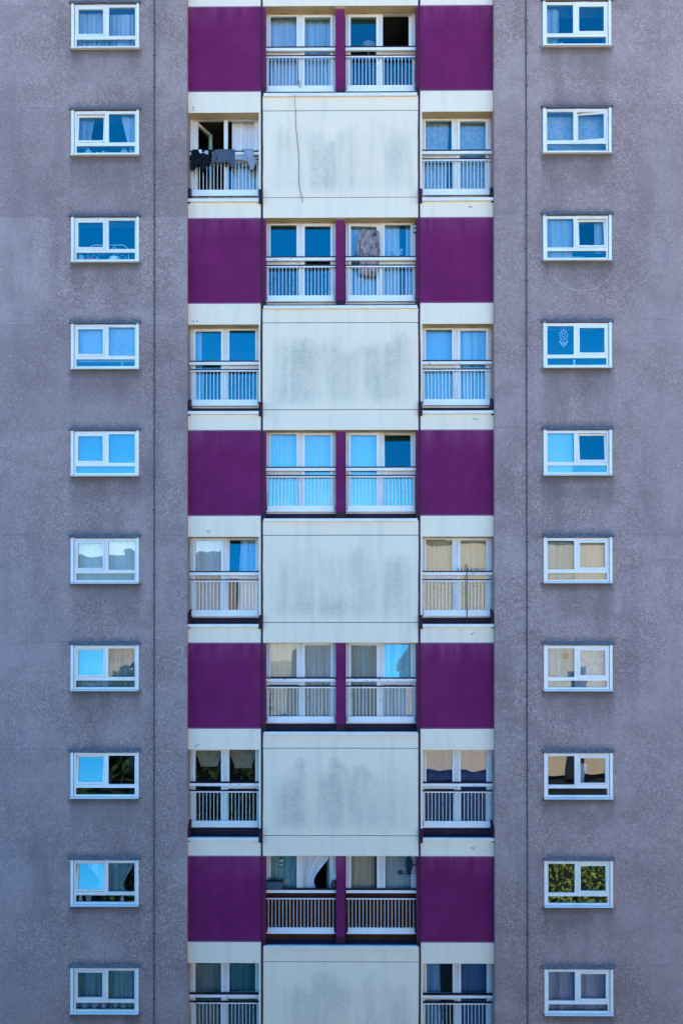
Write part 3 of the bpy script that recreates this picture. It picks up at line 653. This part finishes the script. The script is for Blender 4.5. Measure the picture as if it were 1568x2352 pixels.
# ---- trough with a withered plant, pot with a pinwheel, on the lowest central balcony's handrail
M['trough'] = m_painted('grey_blue_plastic', (.06,.085,.12), (.045,.065,.095), .5); M['soil'] = mat('dark_soil', (.012,.010,.009), 1); M['twig'] = mat('dry_plant', (.03,.028,.02), .9)
zh = LC4+1.303; x0, x1 = PX(607,.2)+.03, PX(651,.2)
t_ = empty('plant_trough', ((x0+x1)/2, .22, zh)); tag(t_, 'long blue-grey plant trough standing on the lowest central balcony rail', 'plant trough'); hw = (x1-x0)/2
b = MB(); b.prism([(-hw+.04,.0),(hw-.04,.0),(hw-.015,.15),(hw,.152),(hw,.185),(-hw,.185),(-hw,.152),(-hw+.015,.15)], -.075, .075, 'y'); b.build('trough', M['trough'], t_)
b = MB(); b.box(-hw+.02, hw-.02, -.06, .06, .18, .192); b.build('soil', M['soil'], t_)
b = MB(); r = random.Random(4)
for k in range(26):
    x = r.uniform(-hw*.75, hw*.8); p = Vector((x, r.uniform(-.04,.04), .19)); d = Vector((r.uniform(-.05,.05), r.uniform(-.03,.03), r.uniform(.015,.075))); b.tube([p, p+d*.6, p+d+Vector((r.uniform(-.03,.03),0,-.01))], .004, 5)
    c = p+d; b.quad(c+Vector((-.012,0,0)), c+Vector((0,-.01,.014)), c+Vector((.016,0,.002)), c+Vector((.002,.01,-.01)))
b.build('plant', M['twig'], t_)
xp = PX(766.5,.22); pe = empty('ornament_pot', (xp, .22, zh)); tag(pe, 'dark round pot with a pale pinwheel beside the purple mullion', 'pot')
b = MB(); b.lathe([(.045,0),(.085,.05),(.09,.11),(.06,.17),(.05,.2),(.056,.215)], (0,0,0), 18); b.build('pot', M['darkp'], pe, True)
b = MB()
for k in range(12):
    a = k*pi/6; d = Vector((cos(a), 0, sin(a))); n_ = Vector((-sin(a), .3, cos(a))); c = Vector((0,-.02,.30)); b.quad(c+d*.012-n_*.004, c+d*.085-n_*.012, c+d*.09+n_*.006, c+d*.012+n_*.004)
b.tube([(0,-.01,.2),(0,-.01,.3)], .003, 6); b.lathe([(.012,-.03),(.012,-.012)], (0,0,.30), 10, 'y'); b.build('pinwheel', M['print'], pe)
# ---- satellite dish
M['dish'] = m_painted('dark_dish_paint', (.014,.030,.040), (.010,.022,.030), .5, spec=.2)
dx, dz = PX(943.5,.02), PZ(1985,.02)
de = empty('satellite_dish', (PX(957,.1), .0, dz)); tag(de, 'dark satellite dish with arm at the lowest central balcony', 'satellite dish')
b = MB(); R_, n_ = .19, 26; ax = Vector((-.93,-.36,.08)).normalized(); up = Vector((0,0,1)); up = (up-ax*up.dot(ax)).normalized(); sdv = ax.cross(up); cc = Vector((dx-de.location.x-.005, .02, .0))
def dp(r, a, o): return tuple(cc + (up*cos(a)*1.18 + sdv*sin(a))*r*R_ + ax*(.055*r*r + o))
for o, fl in ((0,0),(-.008,1)):
    for i in range(6):
        for j in range(n_):
            a0, a1 = 2*pi*j/n_, 2*pi*(j+1)/n_; b.quad(dp(i/6+.001,a0,o), dp((i+1)/6,a0,o), dp((i+1)/6,a1,o), dp(i/6+.001,a1,o))
for j in range(n_): b.quad(dp(1,2*pi*j/n_,0), dp(1,2*pi*j/n_,-.008), dp(1,2*pi*(j+1)/n_,-.008), dp(1,2*pi*(j+1)/n_,0))
b.build('reflector', M['dish'], de, True)
foot = Vector((dx-de.location.x+.01, .0, -.215)); head_ = Vector((PX(920,-.1)-de.location.x, -.12, PZ(2004,-.1)-dz))
b = MB(); b.tube([foot, foot.lerp(head_, .5)+Vector((0,0,-.02)), head_], .013); b.tube([foot+Vector((0,.02,.02)), head_+Vector((.03,.02,.03))], .007); b.build('arm', M['darkp'], de)
b = MB(); b.prism([(-.06,-.045),(.035,-.06),(.05,.03),(.02,.06),(-.02,.035),(-.062,.05)], -.03, .03, 'y'); hd_ = b.build('receiver', M['darkp'], de); hd_.location = head_+Vector((-.02,0,.02))
b = MB(); b.tube([cc+Vector((.03,.02,-.02)), Vector((.0,.06,-.03)), Vector((.035,.10,-.03))], .02); b.box(.02,.05,.05,.16,-.13,.11); b.build('bracket', M['darkp'], de)
b = MB(); b.tube([head_+Vector((-.02,0,-.04)), head_+Vector((-.01,0,-.12)), head_+Vector((.08,0,-.11)), head_.lerp(foot,.6)+Vector((0,0,-.06)), foot+Vector((.05,.02,.0)), Vector((.03,.08,-.1))], .004, 6); b.build('cable', M['darkp'], de)
# ---- loose cable down the stained panel, and loops of wire on the balconies
M['wire'] = mat('grey_wire', (.045,.045,.05), .6)
def wire(name, label, pts, r=.006, y=-.02, cat='cable'):
    b = MB(); P_ = [Vector((PX(p[0], y if len(p) < 3 else p[2]), y if len(p) < 3 else p[2], PZ(p[1], y if len(p) < 3 else p[2]))) for p in pts]; sm = []
    for i in range(len(P_)-1):
        a, p0, p1, d = P_[max(i-1,0)], P_[i], P_[i+1], P_[min(i+2,len(P_)-1)]
        for k in range(5):
            t = k/5; sm.append(.5*((2*p0)+(p1-a)*t+(2*a-5*p0+4*p1-d)*t*t+(3*p0-a-3*p1+d)*t**3))
    sm.append(P_[-1]); b.tube(sm, r, 6); return tag(b.build(name, M['wire']), label, cat)
wire('cable', 'thin loose grey cable hanging down the top cream centre panel', [(676.5,212,-.08),(678,238,-.075),(679.5,255,-.02),(679,275),(683,320),(686.5,360),(686.5,400),(688,425),(692.5,445),(695,455),(694.2,461)], .0065)
wire('cable', 'tangled dark wire hooked on the top left central railing', [(683,184,.22),(688,181,.2),(684,188,.22),(690,186,.2),(687,194,.2),(692,195,.21),(686,190,.2),(691,181,.22)], .004)
wire('cable', 'thin dark wire looping down the right end of the top central railing', [(957,140,.2),(953,147,.2),(954,165,.2),(953,182,.2),(957,194,.2)], .005)
wire('cable', 'thin dark wire looping at the left end of the third central balcony', [(612,1126,.2),(614,1130,.2),(614.5,1142,.2),(612,1156,.2),(612,1172,.2)], .005)
wire('cable', 'thin dark wire looping at the right end of the third central balcony', [(956,1088,.2),(953,1098,.2),(954,1120,.2),(953,1148,.2),(957,1158,.2)], .005)
wire('cable', 'coiled wire among the balusters of the lowest right balcony', [(1000,2305,.2),(1006,2318,.2),(1014,2320,.2),(1012,2312,.22),(1018,2330,.2),(1010,2345,.21),(1020,2335,.2),(1016,2310,.2),(1022,2300,.2),(1014,2340,.2)], .005)
# ---- pole, and a peg hanger, at the sixth row's right balcony
M['green'] = mat('green_grip', (.12,.30,.03), .5); M['pole'] = mat('navy_pole', (.012,.014,.03), .5); M['peg'] = mat('teal_plastic', (.03,.16,.17), .5); M['line'] = mat('clear_line', (.45,.5,.5), .4)
xq = PX(1072, .19); LB2 = T0-5.2-4.745
pl = MB(); pl.tube([(xq,.19,LB2+.03),(xq-.004,.19,LB2+1.42)], .011, 10); po = pl.build('pole', M['pole']); tag(po, 'dark pole with green grips leaning on the sixth-storey right balcony rail', 'pole')
g = MB(); g.lathe([(.013,0),(.017,.02),(.017,.07),(.008,.10)], (xq-.004,.19,LB2+1.38), 10); g.build('grip', M['green'], po); g = MB(); g.lathe([(.016,0),(.016,.16)], (xq,.19,LB2+.62), 10); g.build('grip', M['green'], po)
pg = MB(); xa, xb = PX(1049,.19), PX(1115,.19); zt_ = LB2+1.335; pg.tube([(xa,.185,zt_),(xb,.185,zt_-.02)], .006, 6); ph_ = pg.build('peg_hanger', M['line']); tag(ph_, 'clip hanger with small pegs resting along the balcony rail beside the pole', 'clothes hanger')
for k in range(9):
    x = xa+(xb-xa)*(k+.4)/9; b = MB(); b.box(x-.008, x+.008, .176, .184, zt_-.05+(k%3)*.02, zt_+.045-(k%2)*.01); b.build('peg', M['peg'] if k % 3 else M['darkp'], ph_)
b = MB(); x = PX(1086,.17); b.tube([(x-.03,.18,zt_),(x-.03,.17,zt_-.10),(x+.045,.17,zt_-.11),(x+.05,.18,zt_)], .005, 6); b.build('cord', M['peg'], ph_)

# ---- things on and behind the grey-wall windows
def wx(side, i, u, v):
    return (WX[side]+u if side == 0 else WX[side]+WW-u, Z0-i*H-v)
M['chalk'] = mat('white_ceramic', (.75,.76,.77), .5); M['pink'] = mat('pink_cloth', (.55,.10,.28), .9); M['mint'] = mat('pale_mint_cloth', (.45,.66,.66), .9); M['lime'] = mat('lime_ceramic', (.33,.42,.04), .5); M['leaf'] = mat('house_plant', (.05,.12,.03), .7)
def small(name, mb, m, label, cat, **k): return tag(mb.build(name, m, **k), label, cat)
x, z = wx(0,0,1.18,1.03); b = MB(); b.ring(x-.085, x+.085, -.09, -.07, z, z+.13, .02,.02,.05,.02); b.box(x-.065,x+.065,-.08,-.075,z+.05,z+.11); small('photo_frame', b, M['chalk'], f"pale picture frame on the sill of {gw(0,0)}", 'picture frame')
def blooms(name, side, i, spots, m, label, cat):
    b = MB(); r = random.Random(i)
    for u, v, s in spots:
        x, z = wx(side, i, u, v)
        for k in range(7):
            c = (x+r.uniform(-s,s), -.07+r.uniform(-.02,.02), z+r.uniform(-s,s)*.6); q = s*r.uniform(.3,.55); b.lathe([(q*.3,-q),(q*.9,-q*.4),(q,0),(q*.8,q*.5),(q*.3,q)], c, 8)
        b.tube([(x,-.06,z),(x,-.06,Z0-i*H-1.03)], .006, 5)
    return small(name, b, m, label, cat)
blooms('flowers', 0, 1, [(.62,.985,.045),(.70,.96,.055),(.80,.975,.05),(.92,.985,.04)], M['chalk'], f"cluster of white flowers on the sill of {gw(0,1)}", 'flowers')
for u, lab in ((.37,'pale round vase beside the white flowers, left'), (1.25,'pale round vase beside the white flowers, right')):
    x, z = wx(0,1,u,1.03); b = MB(); b.lathe([(.05,0),(.085,.05),(.09,.10),(.05,.15),(.045,.17)], (x,-.03,z), 16); small('vase', b, M['mint'], lab, 'vase', smooth=True)
# bedhead of white scrolls behind the third window, cushion and soft toy on the sill
x, z = wx(0,2,.84,1.04); b = MB(); yb = .03
def arc(cx, cz, r, a0, a1, n=12, rz=None): return [(cx+r*cos(a0+(a1-a0)*k/n), yb, cz+(rz or r)*sin(a0+(a1-a0)*k/n)) for k in range(n+1)]
b.tube([(x-.50,yb,z),(x-.50,yb,z+.25)]+arc(x-.32, z+.27, .18, pi, pi/2)+arc(x+.32, z+.27, .18, pi/2, 0)+[(x+.50,yb,z+.25),(x+.50,yb,z)], .011, 8)
for s in (-1, 1):
    b.tube(arc(x+s*.15, z+.30, .085, pi if s > 0 else 0, -pi*.8 if s > 0 else 1.8*pi, 18), .007, 6); b.tube(arc(x+s*.35, z+.26, .085, 0, pi), .007, 6); b.tube(arc(x+s*.35, z+.12, .075, 0, 2*pi, 18), .007, 6); b.tube([(x+s*.26,yb,z),(x+s*.24,yb,z+.25),(x+s*.12,yb,z+.43)], .007, 6)
small('bedhead', b, M['chalk'], f"white scrolled metal bedhead behind {gw(0,2)}", 'bedhead')
x, z = wx(0,2,.455,1.03); b = MB(); b.lathe([(.06,0),(.115,.02),(.12,.05),(.10,.075),(.03,.085)], (x,-.05,z), 16); o = small('cushion', b, M['pink'], f"pink cushion on the sill of {gw(0,2)}", 'cushion', smooth=True)
x, z = wx(0,2,1.02,1.03); b = MB(); b.lathe([(.08,0),(.15,.03),(.155,.07),(.12,.11),(.04,.13)], (x,-.04,z), 18); b.lathe([(.03,.0),(.05,.03),(.03,.06)], (x-.15,-.05,z), 10); o = small('soft_toy', b, M['mint'], f"pale plush toy lying on the sill of {gw(0,2)}", 'soft toy', smooth=True)
x, z = wx(0,2,.21,1.03); b = MB(); b.lathe([(.07,0),(.085,.03),(.06,.08),(.072,.11),(.055,.15),(.02,.165)], (x,-.05,z), 16); small('soft_toy', b, M['mint'], f"mint and white stacked toy in the corner of {gw(0,2)}", 'soft toy', smooth=True)
# blossom branch behind the fourth window
b = MB(); r = random.Random(9)
for k in range(5):
    p0 = Vector((*wx(0,3,1.2,1.0)[:1], -.08, wx(0,3,0,1.0)[1])); p1 = p0+Vector((r.uniform(-.25,.25), 0, r.uniform(.3,.6))); b.tube([p0, p0.lerp(p1,.5)+Vector((r.uniform(-.04,.04),0,0)), p1], .004, 5)
    for j in range(5):
        c = p0.lerp(p1, r.uniform(.4,1))+Vector((r.uniform(-.06,.06),0,r.uniform(-.05,.05))); b.lathe([(.006,-.012),(.013,0),(.006,.012)], c, 6)
small('blossom_branch', b, M['chalk'], f"white artificial blossom branch in {gw(0,3)}", 'branch')
x, z = wx(0,3,.52,1.03); b = MB(); b.box(x-.09,x+.09,-.08,-.02,z,z+.022); b.box(x-.08,x+.08,-.075,-.025,z+.022,z+.034); small('book', b, M['chalk'], f"flat white book on the sill of {gw(0,3)}", 'book')
# lampshade in the eighth left window; pots in the ninth
x, z = wx(0,7,1.26,.42); b = MB(); b.lathe([(.21,-.16),(.15,.0),(.12,.12),(.07,.18)], (x,.75,z+.1), 18); small('lampshade', b, m_painted('grey_shade', (.10,.10,.10), (.08,.08,.08), .9), f"dim grey lampshade behind {gw(0,7)}", 'lampshade', smooth=True)
def pot(side, i, u, r_, h, m, label, plant=False):
    x, z = wx(side, i, u, 1.035); e = empty('plant_pot', (x, -.06, z)); tag(e, label, 'plant pot')
    b = MB(); b.lathe([(r_*.68,0),(r_*.95,h*.85),(r_,h*.86),(r_,h)], (0,0,0), 16); b.build('pot', m, e, True)
    if plant:
        b = MB(); rr = random.Random(int(u*100))
        for k in range(30):
            c = Vector((rr.uniform(-r_,r_)*1.1, rr.uniform(-.03,.03), h+rr.uniform(0,.09))); a = rr.uniform(0,6.28); d = Vector((cos(a),.2,sin(a)))*.022; n_ = Vector((-sin(a),.1,cos(a)))*.012; b.quad(c-d, c-n_, c+d, c+n_)
        b.build('leaves', M['leaf'], e)
pot(0,8,.40,.08,.12,M['chalk'],f"white flower pot on the sill of {gw(0,8)}"); pot(0,8,.98,.07,.085,M['lime'],f"lime green plant pot on the sill of {gw(0,8)}", True)
pot(0,8,.76,.06,.07,M['trough'],f"small dark plant pot between white and lime pots in {gw(0,8)}", True)
for u, h_, lab in ((.20,.14,'dark penguin-shaped ornament at the left end of the ninth left sill'), (1.22,.12,'white animal ornament right of the lime pot on the ninth left sill')):
    x, z = wx(0,8,u,1.035); b = MB(); b.lathe([(.035,0),(.05,.03),(.045,.07),(.028,.09),(.036,.115),(.02,h_)], (x,-.06,z), 14); small('ornament', b, M['chalk'], lab.replace('dark penguin-shaped','slim white'), 'ornament', smooth=True)
for k, (u, s) in enumerate(((.30,.10),(.55,.10),(.78,.09),(1.05,.06),(1.25,.09))):
    x, z = wx(0,9,u,1.035); b = MB(); b.lathe([(s*.5,0),(s*.9,.04),(s,.09),(s*.7,.13),(s*.3,.15)], (x,-.06,z), 14); small('vase', b, M['clear'], f"{['leftmost','second','middle','small low','rightmost'][k]} of five grey vases on the sill of {gw(0,9)}", 'vase', smooth=True)
# right wall
x, z = wx(1,0,1.17,1.03); b = MB(); b.lathe([(.045,0),(.055,.01),(.055,.075),(.047,.075)], (x,-.07,z), 14); b.tube([(x+.05,-.07,z+.02),(x+.08,-.07,z+.03),(x+.08,-.07,z+.055),(x+.05,-.07,z+.062)], .006, 6); small('mug', b, M['chalk'], f"white mug on the sill of {gw(1,0)}", 'mug')
x, z = wx(1,2,.80,1.03); b = MB(); b.ring(x-.165, x-.005, -.08, -.07, z, z+.075, .010,.010,.006,.010); b.ring(x+.005, x+.165, -.08, -.07, z, z+.075, .010,.010,.006,.010); small('photo_frame', b, M['mint'], f"small double picture frame on the sill of {gw(1,2)}", 'picture frame')
# dreamcatcher
x, z = wx(1,3,1.135,.27); yb = -.10; b = MB(); b.tube(arc(x, z, .10, 0, 2*pi, 28), .008, 6)
dc = b.build('dreamcatcher', M['chalk']); tag(dc, f"white dreamcatcher with feathers hanging in {gw(1,3)}", 'dreamcatcher')
b = MB(); b.tube(arc(x, z+.08, .055, 0, 2*pi, 20), .006, 6); b.tube(arc(x, z, .04, 0, 2*pi, 16), .006, 6)
for k in range(10): a = 2*pi*k/10; b.tube([(x+.04*cos(a),yb,z+.04*sin(a)),(x+.10*cos(a+.3),yb,z+.10*sin(a+.3))], .003, 5)
b.tube([(x,yb,z+.135),(x,yb,z+.20)], .003, 5); b.build('web', M['chalk'], dc)
for k in range(7):
    dx_ = (k-3)*.026; l_ = .14+.07*(3-abs(k-3))/3+(.03 if k % 2 else 0); b = MB(); z1_ = z-math.sqrt(max(0,.01-dx_*dx_)); b.tube([(x+dx_,yb,z1_),(x+dx_*1.1,yb,z-l_)], .0035, 5)
    b.quad((x+dx_*1.1,yb,z-l_+.03),(x+dx_*1.1-.016,yb-.004,z-l_-.02),(x+dx_*1.15,yb,z-l_-.08),(x+dx_*1.1+.016,yb+.004,z-l_-.02)); b.build('feather', M['chalk'], dc)
x, z = wx(1,3,.88,1.03); b = MB(); b.box(x-.026,x+.026,-.12,-.09,z,z+.16); small('upright_card', b, M['mint'], f"narrow pale upright strip standing on the sill of {gw(1,3)}", 'card')
# round plate seen through the seventh right window
x, z = wx(1,6,1.10,.265); b = MB(); b.lathe([(.092,-.01),(.092,.01)], (x,-.08,z), 26, 'y'); cl_ = small('wall_clock', b, m_painted('brown_face', (.07,.055,.05), (.055,.045,.04), .8), f"round brown disc with pale rim hanging in {gw(1,6)}", 'disc')
b = MB(); ra, n_ = .092, 28
for k in range(n_):
    a0, a1 = 2*pi*k/n_, 2*pi*(k+1)/n_
    f_ = lambda r, a, y: (x+r*cos(a), y, z+r*sin(a)); b.quad(f_(.094,a0,-.095), f_(.105,a0,-.095), f_(.105,a1,-.095), f_(.094,a1,-.095)); b.quad(f_(.105,a0,-.095), f_(.105,a0,-.07), f_(.105,a1,-.07), f_(.105,a1,-.095))
b.build('rim', M['mint'], cl_)
# pale lampshade low in the top right central door
x, z = PX(842,.7), PZ(178*.5741+0,.7); b = MB(); b.lathe([(.09,0),(.16,.11),(.165,.11)], (PX(847,.8),.8,PZ(105,.8)-.02), 18); b.tube([(PX(847,.8),.8,PZ(105,.8)-.02),(PX(847,.8),.8,PZ(105,.8)-.5)], .012); small('table_lamp', b, M['chalk'], 'pale lampshade inside the top right central balcony door', 'lamp', smooth=True)

# ------------------------------------------------------------------ what the panes look out on (behind the camera)
def m_ground(name, a, b, sc):
    m = mat(name, a, .95, spec=.1); t = NT(m); t.base(t.mix(t.rng(t.noise(sc, 5, .65), .35, .65), a, b)); return m
g = MB(); g.quad((-3000,-3000,ZB),(3000,-3000,ZB),(3000,3000,ZB),(-3000,3000,ZB)); tag(g.build('ground', m_ground('bounce_paving', (.36,.31,.23), (.28,.25,.19), .06)), kind='structure')  # unseen ground, coloured pale to bounce warm light up the facade
g = MB(); g.quad((-60,-30.9,ZB+.004),(60,-30.9,ZB+.004),(60,-9,ZB+.004),(-60,-9,ZB+.004)); tag(g.build('road', m_ground('asphalt', (.045,.045,.047), (.06,.06,.06), 1.5)), kind='structure')
g = MB(); g.quad((-70,-130,ZB+.004),(-3.2,-130,ZB+.004),(-3.2,-31,ZB+.004),(-70,-31,ZB+.004)); tag(g.build('added_dark_lawn', m_ground('rough_grass', (.02,.035,.012), (.03,.045,.016), .4)), kind='structure')  # unseen dark ground added to dim bright gaps in the reflections
M['beigew'] = m_ground('beige_render', (.66,.54,.40), (.60,.49,.36), .5); M['palew'] = m_ground('pale_concrete', (.66,.60,.52), (.58,.52,.45), .8); M['brick'] = m_ground('tan_brick', (.40,.29,.21), (.34,.25,.18), .4); M['slate'] = mat('slate_roof', (.12,.12,.15), .8); M['winglass'] = mat('dark_window', (.03,.035,.04), .2)
bb = empty('rendered_building', (18, -31, ZB)); tag(bb, 'long beige rendered building across the road from the tower', 'building')
b = MB(); b.box(-13.8, 18, -14, 0, 8.1, 21.4); b.build('wall', M['beigew'], bb); b = MB(); b.box(-21, -13.8, -13.9, -.1, 8.1, 15.2); b.build('side_wing', m_ground('grey_render', (.22,.22,.20), (.18,.18,.165), .6), bb); b = MB(); b.box(-20.8, 17.8, -13.8, -.2, 0, 8.1); b.build('darkened_base', M['winglass'], bb); b = MB(); b.box(-14, 18.2, -14.2, .2, 21.4, 21.9); b.build('roof', M['palew'], bb)  # lower storeys coloured dark as if shaded, cutting bounce on the tower
for i in range(3):
    for j in range(7):
        b = MB(); b.box(-9.5+j*4.3, -8.6+j*4.3, -.02, .05, 3.5+i*4.4, 5.3+i*4.4); b.build('window', M['winglass'], bb)
def m_leaf(name, a, b):
    m = mat(name, a, .7, spec=.2); t = NT(m); t.base(t.mix(t.rng(t.noise(1.2, 3), .35, .65), a, b)); return m
LEAF = [m_leaf('leaf_green', (.08,.12,.02), (.12,.18,.035)), m_leaf('leaf_dark', (.018,.04,.012), (.03,.058,.016))]; M['bark'] = mat('bark', (.07,.055,.04), .9)
def tree(x, y, top, rad, seed, label, dense=2600, lm=0):  # unseen trees added to hold light off the tower's lower storeys
    r = random.Random(seed); e = empty('added_shade_tree', (x, y, ZB)); tag(e, label, 'tree', 'unseen trees added to shade the tower'); h = top-ZB
    b = MB(); b.tube([(0,0,0),(.1,0,h*.3),(0,.1,h*.55)], .28, 10, r1=.14)
    cl_ = []
    for k in range(9):
        a = r.uniform(0,6.28); q = rad*r.uniform(.3,.75); c = Vector((q*cos(a), q*sin(a), h*r.uniform(.45,.86))); b.tube([(0,0,h*.35), c*.6+Vector((0,0,h*.12)), c], .09, 6, r1=.03); cl_.append((c, rad*r.uniform(.35,.55)))
    cl_.append((Vector((0,0,h-rad*.45)), rad*.45)); b.build('trunk', M['bark'], e)
    b = MB()
    for k in range(dense):
        c, s = r.choice(cl_); d = Vector((r.gauss(0,1), r.gauss(0,1), r.gauss(0,1))).normalized()*s*r.random()**.4; p = c+d
        if p.z > h: p.z = h-r.random()*.4
        u = Vector((r.gauss(0,1), r.gauss(0,1), r.gauss(0,1))).normalized(); w_ = u.orthogonal().normalized(); q = r.uniform(.10,.19)*(1 if y > -20 else 1.5); b.quad(p-u*q, p-w_*q*.6, p+u*q, p+w_*q*.6)
    b.build('crown', LEAF[lm], e)
tree(-8.5,-14,-7.2,3.2,2,'rounder unseen tree added on the left to dim the tower foot', lm=1); tree(14.5,-13,-6.0,3.6,4,'taller unseen tree added by the right corner to dim the tower foot', lm=0); tree(-14,-13,-6.0,3.6,5,'slender unseen tree added by the left corner to dim the tower foot', lm=1)
for k in range(5):  # row added as occluders that dim the lower facade
    tree(-27+k*5.0, -29-(k%2)*2.2, (-3.6 if k in (2,3) else -.6-(k%3)*.7), 4.0, 20+k, f"tall dark tree, {['first','second','third','fourth','last'][k]} of the unseen row added across the road to dim the tower", 9000, 1)
hd = MB(); r = random.Random(2)
for k in range(11000):
    c = Vector((r.uniform(7.5,38), r.uniform(-28.6,-27.0), ZB+r.uniform(0,5.6)+.5*sin(k*.7))); nn = (Vector((r.gauss(0,1), r.gauss(0,1), r.gauss(0,1))).normalized()*.8+Vector((.1,.75,.7))).normalized(); u = nn.orthogonal().normalized(); u = (u*cos(k)+nn.cross(u)*sin(k)); w_ = nn.cross(u); q_ = r.uniform(.07,.16); hd.quad(c-u*q_, c-w_*q_*.6, c+u*q_, c+w_*q_*.6)
tag(hd.build('hedge', m_leaf('hedge_leaf', (.15,.21,.04), (.24,.32,.07))), 'tall clipped hedge in front of the beige building', 'hedge')
for k in range(7):
    x = -150+k*22; e = empty('terraced_house', (x, -262+k%2*6, ZB)); tag(e, f"distant tan house with slate roof, {['first','second','third','fourth','fifth','sixth','seventh'][k]} along the far terrace", 'house', 'far terrace')
    h = 19+((k*7)%4)*2.1; b = MB(); b.box(-10.5,10.5,-8,0,0,h); b.build('wall', M['brick'] if k % 3 else M['palew'], e); b = MB(); b.prism([(.4,h),(-4,h+3.4),(-8.4,h)], -10.8, 10.8); b.build('roof', M['slate'], e)
hl = MB(); r = random.Random(12); n_ = 60; prof = [(-1400+2800*k/n_, 44+14*sin(k*.37)+9*sin(k*.9+1)+r.uniform(-2,2)) for k in range(n_+1)]
for k in range(n_):
    (xa, ha), (xb, hb_) = prof[k], prof[k+1]; hl.quad((xa,-620,ZB),(xb,-620,ZB),(xb,-760,ZB+18+hb_),(xa,-760,ZB+18+ha)); hl.quad((xa,-760,ZB+18+ha),(xb,-760,ZB+18+hb_),(xb,-1100,ZB),(xa,-1100,ZB))
tag(hl.build('hills', m_ground('hill_heath', (.10,.13,.15), (.13,.16,.18), .02)), kind='structure')

# old fixing holes in the cream bands
for hx, hy in ((443,242),(444,247),(444,736),(452,735),(476,1219),(481,1219),(478,1224),(450,1714),(455,1710),(1078,474),(1083,474),(1088,963),(1094,963),(1083,1456),(1088,1455),(1082,1947),(1088,1944),(1087,1949)):
    b = MB(); b.lathe([(.016,-.0075),(.016,-.002)], (PX(hx), 0, PZ(hy)), 10, 'y'); b.build('fixing_hole', M['seam'], tower)
